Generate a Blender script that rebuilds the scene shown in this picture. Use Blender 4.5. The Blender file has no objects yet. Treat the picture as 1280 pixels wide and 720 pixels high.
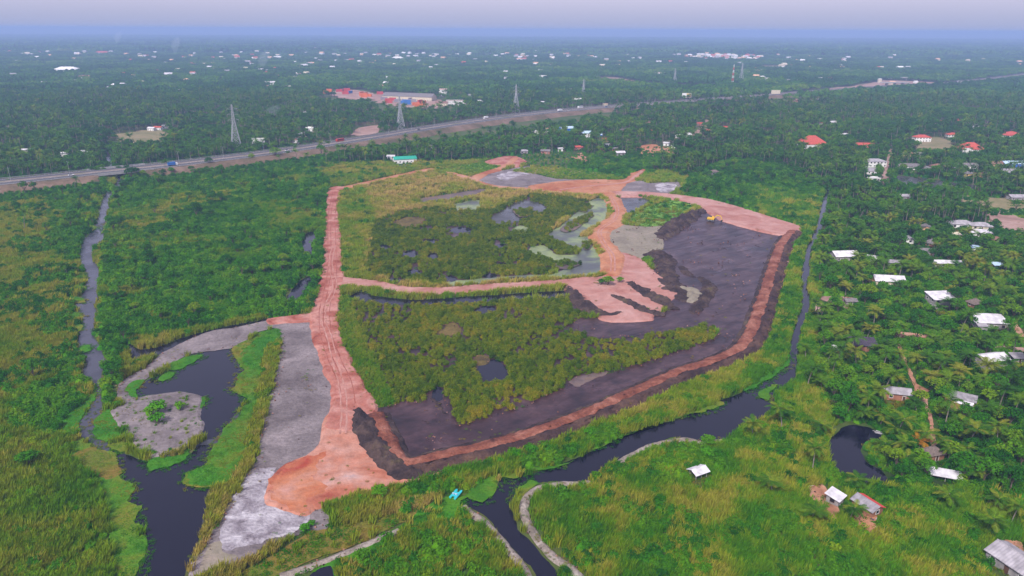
import bpy, bmesh, math, random
import numpy as np
from mathutils import Vector, Matrix

# ------------------------------------------------------------------ camera, sky, sun, exposure
scn = bpy.context.scene
COL = scn.collection
rad = math.radians
HFOV, CAM_H = rad(70.0), 120.0
FPX = 640.0 / math.tan(HFOV / 2)
PITCH = math.atan((360.0 - 37.0) / FPX)
ROLL = rad(0.27)
CAM_R = Matrix.Rotation(math.pi / 2 - PITCH, 3, 'X') @ Matrix.Rotation(ROLL, 3, 'Z')
cam_d = bpy.data.cameras.new('camera'); cam = bpy.data.objects.new('camera', cam_d); COL.objects.link(cam)
cam_d.sensor_width = 36.0; cam_d.lens = 18.0 / math.tan(HFOV / 2)
cam_d.clip_start = 1.0; cam_d.clip_end = 60000.0
cam.matrix_world = Matrix.Translation((0, 0, CAM_H)) @ CAM_R.to_4x4()
scn.camera = cam

SUN_EL, SUN_AZ = rad(48), rad(205)          # azimuth clockwise from +Y (view direction)
world = bpy.data.worlds.new('World'); scn.world = world; world.use_nodes = True
wn, wl = world.node_tree.nodes, world.node_tree.links
bg = wn['Background']
sky = wn.new('ShaderNodeTexSky'); sky.sky_type = 'NISHITA'; sky.sun_disc = False
sky.sun_elevation = SUN_EL; sky.sun_rotation = SUN_AZ
sky.air_density = 1.0; sky.dust_density = 3.0; sky.ozone_density = 2.0
veil = wn.new('ShaderNodeMix'); veil.data_type = 'RGBA'; veil.inputs[0].default_value = 0.72
veil.inputs[7].default_value = (5.6, 5.2, 7.0, 1)     # even lilac veil of thin cloud
geo = wn.new('ShaderNodeNewGeometry'); sep = wn.new('ShaderNodeSeparateXYZ'); mr_ = wn.new('ShaderNodeMapRange')
wl.new(geo.outputs['Incoming'], sep.inputs[0]); wl.new(sep.outputs[2], mr_.inputs[0])
mr_.inputs[1].default_value = 0.0; mr_.inputs[2].default_value = -0.06; mr_.interpolation_type = 'SMOOTHSTEP'
grad = wn.new('ShaderNodeMix'); grad.data_type = 'RGBA'; wl.new(mr_.outputs[0], grad.inputs[0])
grad.inputs[6].default_value = (4.2, 4.5, 6.6, 1); grad.inputs[7].default_value = (6.4, 5.9, 7.9, 1)   # bluer where one looks through more air
wl.new(grad.outputs[2], veil.inputs[7]); wl.new(sky.outputs[0], veil.inputs[6]); wl.new(veil.outputs[2], bg.inputs[0]); bg.inputs[1].default_value = 0.1

sun_d = bpy.data.lights.new('sun', 'SUN'); sun_d.energy = 3.7; sun_d.angle = rad(10); sun_d.color = (1.0, 0.95, 0.90)
sun = bpy.data.objects.new('sun', sun_d); COL.objects.link(sun)
sdir = Vector((math.sin(SUN_AZ) * math.cos(SUN_EL), math.cos(SUN_AZ) * math.cos(SUN_EL), math.sin(SUN_EL)))
sun.rotation_euler = sdir.to_track_quat('Z', 'Y').to_euler(); sun.location = (0, 0, 300)

vs = scn.view_settings
scn.display_settings.display_device = 'sRGB'
vs.view_transform = 'Standard'; vs.look = 'None'; vs.exposure = 0.40; vs.gamma = 1.0; vs.use_curve_mapping = False
scn.render.engine = 'CYCLES'
cy = scn.cycles
cy.use_denoising = True
cy.max_bounces = 5; cy.diffuse_bounces = 2; cy.glossy_bounces = 2; cy.transmission_bounces = 2
cy.volume_bounces = 1; cy.transparent_max_bounces = 4; cy.caustics_reflective = False; cy.caustics_refractive = False

# ------------------------------------------------------------------ small helpers
rng = np.random.default_rng(7)
random.seed(7)
CAMP = np.array([0, 0, CAM_H])
RM = np.array(CAM_R)

def P(px, py, z=0.0):
    """the point of the place (on level z) that lies under a pixel of the photograph"""
    d = RM @ np.array([(px - 640) / FPX, -(py - 360) / FPX, -1.0])
    t = (z - CAM_H) / d[2]
    return CAMP + d * t

def PP(pts, z=0.0):
    return np.array([P(x, y, z)[:2] for x, y in pts])

def to_px(p):
    """inverse of P for arrays (N,3)"""
    q = (np.asarray(p, float) - CAMP) @ RM
    return 640 + FPX * q[:, 0] / -q[:, 2], 360 - FPX * q[:, 1] / -q[:, 2]

def _h(ix, iy, s):
    n = (ix.astype(np.int64) * 374761393 + iy.astype(np.int64) * 668265263 + s * 1442695041) & 0x7fffffff
    n = ((n ^ (n >> 13)) * 1274126177) & 0x7fffffff
    return ((n ^ (n >> 16)) & 0xffff) / 65535.0

def vnoise(x, y, s=0):
    x = np.asarray(x, float); y = np.asarray(y, float)
    ix = np.floor(x); iy = np.floor(y); fx = x - ix; fy = y - iy
    fx = fx * fx * (3 - 2 * fx); fy = fy * fy * (3 - 2 * fy)
    ix = ix.astype(np.int64); iy = iy.astype(np.int64)
    a = _h(ix, iy, s); b = _h(ix + 1, iy, s); c = _h(ix, iy + 1, s); d = _h(ix + 1, iy + 1, s)
    return (a * (1 - fx) + b * fx) * (1 - fy) + (c * (1 - fx) + d * fx) * fy

def fnoise(x, y, s=0, o=3):
    r = 0; a = 1.0; t = 0
    for k in range(o):
        r = r + a * vnoise(x * 2 ** k, y * 2 ** k, s + k * 17); t += a; a *= 0.5
    return r / t

def smooth_closed(p, seg):
    """Catmull-Rom through a closed outline, resampled"""
    p = np.asarray(p, float); n = len(p); out = []
    for i in range(n):
        a, b, c, d = p[i - 1], p[i], p[(i + 1) % n], p[(i + 2) % n]
        L = np.linalg.norm(c - b); k = max(1, min(60, int(L / seg)))
        for t in np.arange(k) / k:
            cr = 0.5 * ((2 * b) + (-a + c) * t + (2 * a - 5 * b + 4 * c - d) * t ** 2 + (-a + 3 * b - 3 * c + d) * t ** 3)
            out.append(cr * 0.6 + (b * (1 - t) + c * t) * 0.4)
    return np.array(out)

def smooth_open(p, seg):
    p = np.asarray(p, float); q = np.vstack([2 * p[0] - p[1], p, 2 * p[-1] - p[-2]]); out = []
    for i in range(1, len(q) - 2):
        a, b, c, d = q[i - 1], q[i], q[i + 1], q[i + 2]
        L = np.linalg.norm(c - b); k = max(1, min(200, int(L / seg)))
        for t in np.arange(k) / k:
            out.append(0.5 * ((2 * b) + (-a + c) * t + (2 * a - 5 * b + 4 * c - d) * t ** 2 + (-a + 3 * b - 3 * c + d) * t ** 3))
    out.append(q[-2])
    return np.array(out)

def wobble(p, amp, size, s):
    d = np.stack([fnoise(p[:, 0] / size, p[:, 1] / size, s) - .5, fnoise(p[:, 0] / size + 91, p[:, 1] / size + 37, s + 5) - .5], 1)
    return p + d * amp * 2

def outline(px, amp=1.0, seg=None, s=1, z=0.0):
    w = PP(px, z)
    d = np.linalg.norm(w.mean(0))
    seg = seg or max(0.9, d / 260)
    a = amp * max(1, d / 350)
    w = smooth_closed(w, seg)
    w = wobble(w, a, 5.0 * max(1, d / 350), s)
    return wobble(w, a * .45, 1.4 * max(1, d / 350), s + 3)

# ------------------------------------------------------------------ objects
def tag(o, label=None, cat=None, group=None, kind=None):
    if label: o['label'] = label
    if cat: o['category'] = cat
    if group: o['group'] = group
    if kind: o['kind'] = kind
    return o

def mesh(name, v, f, mats, mi=None, smooth=False):
    me = bpy.data.meshes.new(name)
    me.from_pydata([tuple(map(float, q)) for q in v], [], [tuple(map(int, q)) for q in f])
    for m in (mats if isinstance(mats, (list, tuple)) else [mats]):
        me.materials.append(m)
    if mi is not None: me.polygons.foreach_set('material_index', np.asarray(mi, np.int32))
    if smooth: me.polygons.foreach_set('use_smooth', np.ones(len(me.polygons), bool))
    me.update()
    return me

def obj(name, me, parent=None, loc=None, rz=None):
    o = bpy.data.objects.new(name, me); COL.objects.link(o)
    if parent is not None: o.parent = parent
    if loc is not None: o.location = tuple(map(float, loc))
    if rz is not None: o.rotation_euler = (0, 0, rz)
    return o

def empty(name, loc, rz=0.0):
    o = bpy.data.objects.new(name, None); COL.objects.link(o)
    o.empty_display_size = 0.5
    o.location = tuple(map(float, loc)); o.rotation_euler = (0, 0, rz)
    return o

class MB:
    """collects boxes, bars and polygons for ONE mesh"""
    def __init__(s): s.v = []; s.f = []; s.m = []
    def add(s, v, f, m=0):
        b = len(s.v); s.v += [tuple(q) for q in v]; s.f += [tuple(i + b for i in q) for q in f]; s.m += [m] * len(f); return s
    def box(s, c, d, rz=0.0, m=0, ry=0.0, rx=0.0):
        R = Matrix.Rotation(rz, 3, 'Z') @ Matrix.Rotation(ry, 3, 'Y') @ Matrix.Rotation(rx, 3, 'X')
        v = [Vector(c) + R @ Vector((x * d[0] / 2, y * d[1] / 2, z * d[2] / 2)) for x in (-1, 1) for y in (-1, 1) for z in (-1, 1)]
        return s.add(v, [(0, 1, 3, 2), (4, 6, 7, 5), (0, 4, 5, 1), (2, 3, 7, 6), (0, 2, 6, 4), (1, 5, 7, 3)], m)
    def bar(s, a, b, r0, r1=None, n=5, m=0, cap=True):
        a = Vector(a); b = Vector(b); r1 = r0 if r1 is None else r1
        d = (b - a).normalized(); u = d.orthogonal().normalized(); w = d.cross(u); v = []
        for q, r in ((a, r0), (b, r1)):
            for k in range(n):
                t = 2 * math.pi * k / n; v.append(q + u * (r * math.cos(t)) + w * (r * math.sin(t)))
        f = [(k, (k + 1) % n, n + (k + 1) % n, n + k) for k in range(n)]
        if cap: f += [tuple(range(n))[::-1], tuple(range(n, 2 * n))]
        return s.add(v, f, m)
    def path(s, pts, rs, n=6, m=0):
        for i in range(len(pts) - 1): s.bar(pts[i], pts[i + 1], rs[i], rs[i + 1], n, m, i in (0, len(pts) - 2))
        return s
    def prism(s, poly, y0, y1, m=0):
        """polygon in x,z extruded along y"""
        n = len(poly); v = [(x, y0, z) for x, z in poly] + [(x, y1, z) for x, z in poly]
        f = [tuple(range(n)), tuple(range(n, 2 * n))[::-1]] + [(k, n + k, n + (k + 1) % n, (k + 1) % n) for k in range(n)]
        return s.add(v, f, m)
    def me(s, name, mats): return mesh(name, s.v, s.f, mats, s.m if isinstance(mats, (list, tuple)) else None)
    def build(s, name, mats, parent=None, loc=None, rz=None): return obj(name, s.me(name, mats), parent, loc, rz)

def copy_tree(o, parent=None):
    c = o.copy(); COL.objects.link(c); c.parent = parent
    for ch in o.children: copy_tree(ch, c)
    return c

# ------------------------------------------------------------------ materials
def mat(name):
    m = bpy.data.materials.new(name); m.use_nodes = True
    return m, m.node_tree.nodes, m.node_tree.links, m.node_tree.nodes['Principled BSDF']

def c4(c): return (c[0], c[1], c[2], 1.0)

def plain(name, c, rough=0.7, var=0.18, scale=0.6, metal=0.0, spec=0.3):
    m, n, l, b = mat(name)
    tc = n.new('ShaderNodeTexCoord'); no = n.new('ShaderNodeTexNoise'); no.inputs['Scale'].default_value = scale; no.inputs['Detail'].default_value = 5
    l.new(tc.outputs['Object'], no.inputs['Vector'])
    r = n.new('ShaderNodeValToRGB'); r.color_ramp.elements[0].position = .3; r.color_ramp.elements[1].position = .72
    r.color_ramp.elements[0].color = c4([x * (1 - var) for x in c]); r.color_ramp.elements[1].color = c4([min(.9, x * (1 + var)) for x in c])
    l.new(no.outputs[0], r.inputs[0]); l.new(r.outputs[0], b.inputs['Base Color'])
    b.inputs['Roughness'].default_value = rough; b.inputs['Metallic'].default_value = metal; b.inputs['Specular IOR Level'].default_value = spec
    return m

def earth(name, cols, s1=0.05, s2=0.5, rough=0.9, bump=0.5, spec=0.2, mixp=(0.35, 0.65), fine=0.25, bscale=1.2):
    """blotched soil: large patches of cols, broken up by a finer octave, with grain"""
    m, n, l, b = mat(name)
    tc = n.new('ShaderNodeTexCoord')
    a = n.new('ShaderNodeTexNoise'); a.inputs['Scale'].default_value = s1; a.inputs['Detail'].default_value = 8; a.inputs['Roughness'].default_value = .62; a.inputs['Distortion'].default_value = .6
    f = n.new('ShaderNodeTexNoise'); f.inputs['Scale'].default_value = s2; f.inputs['Detail'].default_value = 6; f.inputs['Roughness'].default_value = .7
    l.new(tc.outputs['Object'], a.inputs[0]); l.new(tc.outputs['Object'], f.inputs[0])
    r = n.new('ShaderNodeValToRGB'); e = r.color_ramp.elements
    k = len(cols)
    for i, c in enumerate(cols):
        pos = mixp[0] + (mixp[1] - mixp[0]) * i / max(1, k - 1)
        if i < 2: e[i].position = pos; e[i].color = c4(c)
        else: q = e.new(pos); q.color = c4(c)
    l.new(a.outputs[0], r.inputs[0])
    fr = n.new('ShaderNodeMapRange'); fr.inputs[1].default_value = .3; fr.inputs[2].default_value = .7; fr.inputs[3].default_value = 1 - fine; fr.inputs[4].default_value = 1 + fine
    l.new(f.outputs[0], fr.inputs[0])
    mx = n.new('ShaderNodeVectorMath'); mx.operation = 'SCALE'; l.new(r.outputs[0], mx.inputs[0]); l.new(fr.outputs[0], mx.inputs[3])
    l.new(mx.outputs[0], b.inputs['Base Color'])
    b.inputs['Roughness'].default_value = rough; b.inputs['Specular IOR Level'].default_value = spec
    bn = n.new('ShaderNodeTexNoise'); bn.inputs['Scale'].default_value = bscale; bn.inputs['Detail'].default_value = 6; l.new(tc.outputs['Object'], bn.inputs[0])
    bp = n.new('ShaderNodeBump'); bp.inputs['Strength'].default_value = bump; bp.inputs['Distance'].default_value = .5
    l.new(bn.outputs[0], bp.inputs['Height']); l.new(bp.outputs[0], b.inputs['Normal'])
    return m

def water(name, c, rough=0.06, bump=0.02, scale=0.5):
    m, n, l, b = mat(name)
    b.inputs['Base Color'].default_value = c4(c); b.inputs['Roughness'].default_value = rough; b.inputs['IOR'].default_value = 1.33
    tc = n.new('ShaderNodeTexCoord'); no = n.new('ShaderNodeTexNoise'); no.inputs['Scale'].default_value = scale; no.inputs['Detail'].default_value = 3
    l.new(tc.outputs['Object'], no.inputs[0])
    w2 = n.new('ShaderNodeTexNoise'); w2.inputs['Scale'].default_value = .06; w2.inputs['Detail'].default_value = 4; l.new(tc.outputs['Object'], w2.inputs[0])
    rr = n.new('ShaderNodeMapRange'); rr.inputs[1].default_value = .35; rr.inputs[2].default_value = .7; rr.inputs[3].default_value = rough * .5; rr.inputs[4].default_value = rough * 4; l.new(w2.outputs[0], rr.inputs[0]); l.new(rr.outputs[0], b.inputs['Roughness'])
    bp = n.new('ShaderNodeBump'); bp.inputs['Strength'].default_value = bump; bp.inputs['Distance'].default_value = .3
    l.new(no.outputs[0], bp.inputs['Height']); l.new(bp.outputs[0], b.inputs['Normal'])
    return m

def leafmat(name, cols, src, rough=0.75, transl=0.3, fine=0.3):
    """foliage: colour picked by a per-plant tint (src 'inst' or 'obj') and broken up leaf by leaf"""
    m, n, l, b = mat(name)
    if src == 'inst':
        at = n.new('ShaderNodeAttribute'); at.attribute_type = 'INSTANCER'; at.attribute_name = 'tint'; t = at.outputs['Fac']
    else:
        oi = n.new('ShaderNodeObjectInfo'); t = oi.outputs['Random']
    g = n.new('ShaderNodeNewGeometry')
    no = n.new('ShaderNodeTexNoise'); no.inputs['Scale'].default_value = 1.1; no.inputs['Detail'].default_value = 3; l.new(g.outputs['Position'], no.inputs[0])
    ad = n.new('ShaderNodeMath'); ad.operation = 'MULTIPLY_ADD'; l.new(no.outputs[0], ad.inputs[0]); ad.inputs[1].default_value = fine; l.new(t, ad.inputs[2])
    sb = n.new('ShaderNodeMath'); sb.operation = 'SUBTRACT'; l.new(ad.outputs[0], sb.inputs[0]); sb.inputs[1].default_value = fine * .5
    r = n.new('ShaderNodeValToRGB'); e = r.color_ramp.elements; k = len(cols)
    for i, c in enumerate(cols):
        pos = i / (k - 1)
        if i < 1: e[0].position = pos; e[0].color = c4(c)
        elif i == k - 1: e[len(e) - 1].position = 1; e[len(e) - 1].color = c4(c)
        else: q = e.new(pos); q.color = c4(c)
    l.new(sb.outputs[0], r.inputs[0])
    ri = n.new('ShaderNodeMapRange'); ri.inputs[3].default_value = .72; ri.inputs[4].default_value = 1.28; l.new(g.outputs['Random Per Island'], ri.inputs[0])
    mx = n.new('ShaderNodeVectorMath'); mx.operation = 'SCALE'; l.new(r.outputs[0], mx.inputs[0]); l.new(ri.outputs[0], mx.inputs[3])
    l.new(mx.outputs[0], b.inputs['Base Color']); b.inputs['Roughness'].default_value = rough; b.inputs['Specular IOR Level'].default_value = .05
    if transl:
        tr = n.new('ShaderNodeBsdfTranslucent'); l.new(mx.outputs[0], tr.inputs[0])
        ms = n.new('ShaderNodeMixShader'); ms.inputs[0].default_value = transl
        l.new(b.outputs[0], ms.inputs[1]); l.new(tr.outputs[0], ms.inputs[2]); l.new(ms.outputs[0], n['Material Output'].inputs[0])
    return m

M = {}
M['ground'] = earth('ground', [(.022, .045, .008), (.035, .075, .010), (.065, .085, .018), (.085, .07, .03)], .02, .4, bump=.4)
M['dirt'] = earth('red_dirt', [(.165, .036, .021), (.26, .078, .052), (.335, .132, .10), (.39, .195, .158), (.305, .118, .09)], .09, .4, fine=.22, mixp=(.3, .7))
M['pink'] = earth('pink_dirt', [(.27, .108, .082), (.335, .158, .128), (.38, .203, .172), (.415, .247, .217)], .05, .3, fine=.15)
M['orange'] = earth('orange_dirt', [(.265, .08, .034), (.34, .136, .066), (.385, .177, .097), (.40, .212, .14)], .03, .3, fine=.2)
M['pad'] = earth('pad_dirt', [(.25, .062, .036), (.345, .124, .074), (.38, .178, .126), (.42, .236, .19), (.35, .26, .25)], .05, .35, mixp=(.32, .68))
M['dikered'] = earth('dike_red', [(.105, .032, .020), (.19, .065, .04), (.29, .125, .085)], .12, .8, fine=.35, bump=1)
M['dark'] = earth('dark_spoil', [(.018, .012, .013), (.034, .022, .022), (.065, .042, .036), (.10, .08, .035)], .12, .9, fine=.4, bump=1, mixp=(.3, .72))
M['brownbank'] = earth('brown_bank', [(.026, .015, .016), (.055, .030, .026), (.10, .055, .038)], .1, .8, fine=.35, bump=1)
M['mud'] = earth('mud', [(.009, .004, .005), (.030, .013, .015), (.050, .024, .026), (.085, .048, .048)], .07, .5, rough=.4, spec=.28, bump=.2, fine=.4, mixp=(.3, .72), bscale=.5)
def streaks(m, ang, amt=.45):
    n, l = m.node_tree.nodes, m.node_tree.links; b = n['Principled BSDF']; src = b.inputs['Base Color'].links[0].from_socket
    tc = n.new('ShaderNodeTexCoord'); mp = n.new('ShaderNodeMapping'); mp.inputs['Rotation'].default_value = (0, 0, -ang); l.new(tc.outputs['Object'], mp.inputs[0])
    m2 = n.new('ShaderNodeMapping'); m2.inputs['Scale'].default_value = (.07, .28, 1); l.new(mp.outputs[0], m2.inputs[0])
    no = n.new('ShaderNodeTexNoise'); no.inputs['Scale'].default_value = 1.0; no.inputs['Detail'].default_value = 6; no.inputs['Distortion'].default_value = .8; l.new(m2.outputs[0], no.inputs[0])
    r = n.new('ShaderNodeMapRange'); r.inputs[1].default_value = .35; r.inputs[2].default_value = .65; r.inputs[3].default_value = 1 - amt; r.inputs[4].default_value = 1 + amt; l.new(no.outputs[0], r.inputs[0])
    v = n.new('ShaderNodeVectorMath'); v.operation = 'SCALE'; l.new(src, v.inputs[0]); l.new(r.outputs[0], v.inputs[3]); l.new(v.outputs[0], b.inputs['Base Color'])
    rg = n.new('ShaderNodeMapRange'); rg.inputs[1].default_value = .3; rg.inputs[2].default_value = .7; rg.inputs[3].default_value = .46; rg.inputs[4].default_value = .26; l.new(no.outputs[0], rg.inputs[0]); l.new(rg.outputs[0], b.inputs['Roughness'])
streaks(M['mud'], .62, .2)
M['ash'] = earth('grey_ash', [(.105, .086, .088), (.165, .140, .142), (.225, .190, .192)], .06, .7, fine=.3, bump=.8)
M['whiteash'] = earth('white_ash', [(.10, .085, .095), (.19, .165, .185), (.30, .275, .30), (.42, .395, .42)], .16, .9, fine=.25, bump=1, mixp=(.3, .62))
M['sand'] = earth('grey_sand', [(.16, .135, .105), (.21, .185, .14), (.24, .20, .16)], .06, .5, fine=.2)
M['drypath'] = earth('dry_reed_path', [(.15, .125, .10), (.25, .21, .18), (.32, .28, .25)], .2, 1.2, fine=.35, bump=1)
M['weed'] = earth('floating_weed', [(.030, .12, .003), (.055, .155, .004), (.11, .145, .008), (.15, .13, .014)], .05, 1.5, fine=.3, bump=1, mixp=(.36, .66))
M['weedbright'] = earth('bright_weed', [(.016, .11, .002), (.032, .15, .003), (.055, .165, .004)], .08, 1.5, fine=.3, bump=1)
M['weedolive'] = earth('olive_weed', [(.085, .12, .008), (.14, .115, .016), (.17, .105, .02)], .08, 1.5, fine=.3, bump=1)
M['algae'] = earth('algae', [(.060, .066, .062), (.085, .10, .075), (.14, .18, .08), (.21, .26, .09), (.10, .11, .09)], .04, .5, rough=.4, spec=.5, fine=.2, bump=.15)
M['field'] = earth('field_grass', [(.08, .20, .02), (.13, .26, .03), (.19, .25, .05)], .03, .5, fine=.25)
M['dryfield'] = earth('dry_field', [(.13, .13, .05), (.20, .17, .08), (.24, .18, .10)], .03, .4, fine=.25)
M['soilpink'] = earth('soil_pink', [(.22, .135, .105), (.30, .185, .15), (.36, .245, .21)], .03, .4, fine=.2)
M['brownmud'] = earth('brown_mud', [(.075, .05, .05), (.12, .085, .075), (.16, .10, .06)], .06, .5, rough=.5, spec=.4, fine=.25)
M['embank'] = earth('embankment', [(.075, .065, .03), (.14, .095, .06), (.20, .135, .10)], .04, .5, fine=.25)
M['asphalt'] = plain('asphalt', (.075, .073, .078), .85, .2, .2)
M['verge'] = earth('verge', [(.17, .135, .11), (.24, .19, .16), (.10, .11, .04)], .03, .4)
M['water'] = water('water', (.004, .004, .012), .05)
M['waterriver'] = water('river_water', (.045, .046, .062), .12, .03)
M['watershallow'] = water('shallow_water', (.045, .045, .045), .12)
M['wpaint'] = plain('white_paint', (.75, .74, .72), .6, .1, .8)
M['cream'] = plain('cream_wall', (.55, .48, .36), .8, .15, .7)
M['peach'] = plain('peach_wall', (.62, .36, .22), .8, .12, .7)
M['greywall'] = plain('grey_wall', (.27, .25, .25), .85, .3, .8)
M['yellow'] = plain('yellow_wall', (.62, .44, .14), .8, .12, .7)
M['brickw'] = plain('brick_wall', (.32, .14, .09), .85, .3, .9)
M['tinwhite'] = plain('tin_white', (.56, .54, .56), .5, .30, .45)
M['tingrey'] = plain('tin_grey', (.23, .215, .23), .6, .35, .7)
M['tinmid'] = plain('tin_midgrey', (.30, .28, .30), .6, .35, .5)
M['asbestos'] = plain('asbestos', (.16, .145, .145), .85, .35, .9)
M['tile'] = plain('red_tile', (.42, .075, .05), .75, .25, .9)
M['tilebrown'] = plain('brown_tile', (.22, .115, .085), .8, .3, .9)
M['thatch'] = plain('thatch', (.15, .115, .10), .95, .4, 2.5)
M['tinred'] = plain('tin_red', (.55, .06, .05), .5, .25, .8)
M['tinblue'] = plain('tin_blue', (.03, .16, .52), .5, .12, .8)
M['tinpale'] = plain('tin_paleblue', (.42, .56, .70), .5, .12, .8)
M['tingreen'] = plain('tin_green', (.015, .30, .21), .5, .15, .5)
M['tarp'] = plain('tarp', (.055, .045, .065), .6, .3, .8)
M['rust'] = plain('rust', (.28, .13, .08), .8, .4, .9)
M['glass'] = plain('glass', (.02, .022, .028), .15, .1, 1, spec=.5)
M['door'] = plain('door_wood', (.10, .05, .03), .7, .2, 2)
M['concrete'] = plain('concrete', (.33, .32, .31), .85, .15, .4)
M['steel'] = plain('galvanised', (.36, .37, .39), .5, .15, 1, metal=.3)
M['orangebox'] = plain('container_orange', (.55, .13, .035), .6, .15, .3)
M['redbox'] = plain('container_red', (.42, .05, .045), .6, .15, .3)
M['bluebox'] = plain('container_blue', (.03, .14, .42), .6, .15, .3)
M['greybox'] = plain('container_grey', (.25, .22, .24), .6, .15, .3)
M['excyellow'] = plain('machine_yellow', (.62, .38, .03), .5, .12, 1)
M['rubber'] = plain('rubber', (.02, .02, .022), .8, .2, 2)
M['teal'] = plain('teal_paint', (.03, .42, .46), .45, .12, 2)
M['bark'] = plain('bark', (.13, .10, .075), .9, .3, 2)
M['palmbark'] = plain('palm_bark', (.22, .185, .155), .9, .25, 2)
M['car1'] = plain('car_white', (.7, .7, .7), .35, .05, 1)
M['car2'] = plain('car_red', (.4, .04, .03), .35, .05, 1)
M['car3'] = plain('car_blue', (.05, .13, .35), .35, .05, 1)
M['car4'] = plain('car_grey', (.15, .15, .16), .35, .05, 1)

G_DARK, G_MID, G_YEL, G_TAN = (.014, .045, .010), (.030, .088, .012), (.075, .125, .016), (.20, .165, .06)
M['l_mangrove'] = leafmat('mangrove_leaf', [(.030, .075, .003), (.080, .145, .004), (.155, .200, .005), (.26, .22, .012)], 'inst')
M['l_shrub'] = leafmat('shrub_leaf', [(.014, .090, .006), (.036, .165, .005), (.090, .240, .004), (.19, .29, .006)], 'inst')
M['l_reed'] = leafmat('reed_leaf', [(.060, .200, .004), (.140, .255, .006), (.270, .280, .022), (.43, .31, .09)], 'inst', transl=.3)
M['l_low'] = leafmat('low_leaf', [(.022, .125, .002), (.050, .170, .003), (.12, .165, .005), (.20, .15, .015)], 'inst')
M['l_tree'] = leafmat('tree_leaf', [(.020, .095, .010), (.040, .150, .008), (.090, .215, .006), (.16, .25, .008)], 'inst')
M['l_palm'] = leafmat('palm_leaf', [(.030, .105, .012), (.060, .165, .012), (.13, .22, .014), (.23, .23, .03)], 'inst')
M['o_tree'] = leafmat('tree_leaf_b', [(.014, .092, .006), (.034, .165, .005), (.085, .235, .005), (.17, .27, .008)], 'obj')
M['o_palm'] = leafmat('palm_leaf_b', [(.030, .105, .007), (.058, .160, .008), (.115, .215, .010), (.21, .22, .022)], 'obj')
M['o_bush'] = leafmat('bush_leaf', [(.04, .19, .004), (.07, .26, .004), (.11, .28, .005)], 'obj')
M['o_orange'] = leafmat('orange_leaf', [(.30, .12, .01), (.42, .18, .015), (.45, .25, .02)], 'obj')

M['olivemud'] = earth('olive_mud', [(.05, .035, .02), (.10, .075, .022), (.14, .10, .03)], .15, .8, fine=.35)
# ------------------------------------------------------------------ land cover map (what grows where), 1 m near and 5 m far
(FOREST, WATER, BARE, REED, MARSH, LUSH, REEDR, SCRUB, MANG, BROWNREED, GRASS, PALM, WEED, LOWGREEN, DENSE, SPARSE, LOWSCRUB) = range(17)
GRIDS = [dict(x0=-620, y0=60, r=1.0, a=np.zeros((1300, 1240), np.int8)), dict(x0=-3200, y0=1360, r=5.0, a=np.zeros((600, 1280), np.int8))]

def paint(poly, cls):
    p = np.asarray(poly, float); q = np.roll(p, -1, 0)
    for g in GRIDS:
        a, r = g['a'], g['r']
        j0 = max(0, int((p[:, 1].min() - g['y0']) / r)); j1 = min(a.shape[0], int((p[:, 1].max() - g['y0']) / r) + 2)
        for j in range(j0, j1):
            y = g['y0'] + (j + .5) * r
            k = (p[:, 1] > y) != (q[:, 1] > y)
            if not k.any(): continue
            xs = np.sort(p[k, 0] + (y - p[k, 1]) * (q[k, 0] - p[k, 0]) / (q[k, 1] - p[k, 1]))
            for u, v in zip(xs[0::2], xs[1::2]):
                i0 = max(0, int(round((u - g['x0']) / r))); i1 = min(a.shape[1], int(round((v - g['x0']) / r)))
                if i1 > i0: a[j, i0:i1] = cls

def cover(x, y):
    out = np.zeros(len(x), np.int8)
    for g in GRIDS[::-1]:
        i = ((x - g['x0']) / g['r']).astype(int); j = ((y - g['y0']) / g['r']).astype(int)
        ok = (i >= 0) & (j >= 0) & (i < g['a'].shape[1]) & (j < g['a'].shape[0]) & (x >= g['x0']) & (y >= g['y0'])
        out[ok] = g['a'][j[ok], i[ok]]
    return out

def area(px, cls, amp=2.0, s=11): paint(outline(px, amp, s=s), cls)

LAYER = [0.02]
def sheet(name, px, m, label, cat, cls=None, amp=0.8, z=None, s=1, w=None, kind='structure', parent=None):
    """a flat patch of ground or water as one sheet, a step above the one below"""
    w = outline(px, amp, s=s) if w is None else w
    if z is None: LAYER[0] += 0.004; z = LAYER[0]
    me = mesh(name, [(x, y, z) for x, y in w], [range(len(w))], M[m])
    if me.polygons[0].normal.z < 0: me.flip_normals()
    o = obj(name, me, parent)
    if parent is None: tag(o, label, cat, kind=kind)
    if cls is not None: paint(w, cls)
    return o

def slab(name, px, m, label, cat, h=0.8, run=1.6, cls=BARE, amp=0.7, s=1):
    """a raised bed of earth: top face and a rough slope running down to the ground"""
    w = outline(px, amp, s=s)
    if np.sum(w[:, 0] * np.roll(w[:, 1], -1) - np.roll(w[:, 0], -1) * w[:, 1]) < 0: w = w[::-1]
    t = np.roll(w, -1, 0) - np.roll(w, 1, 0); t /= np.linalg.norm(t, axis=1)[:, None] + 1e-6
    nrm = np.stack([t[:, 1], -t[:, 0]], 1)
    k = run * (0.6 + 0.9 * fnoise(w[:, 0] / 9, w[:, 1] / 9, s + 9))[:, None]
    lo = w + nrm * k; n = len(w)
    v = [(x, y, h) for x, y in w] + [(x, y, 0.0) for x, y in lo]
    f = [range(n)] + [(i, n + i, n + (i + 1) % n, (i + 1) % n) for i in range(n)]
    o = obj(name, mesh(name, v, f, M[m])); tag(o, label, cat, kind='structure')
    paint(w, cls)
    return o

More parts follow.
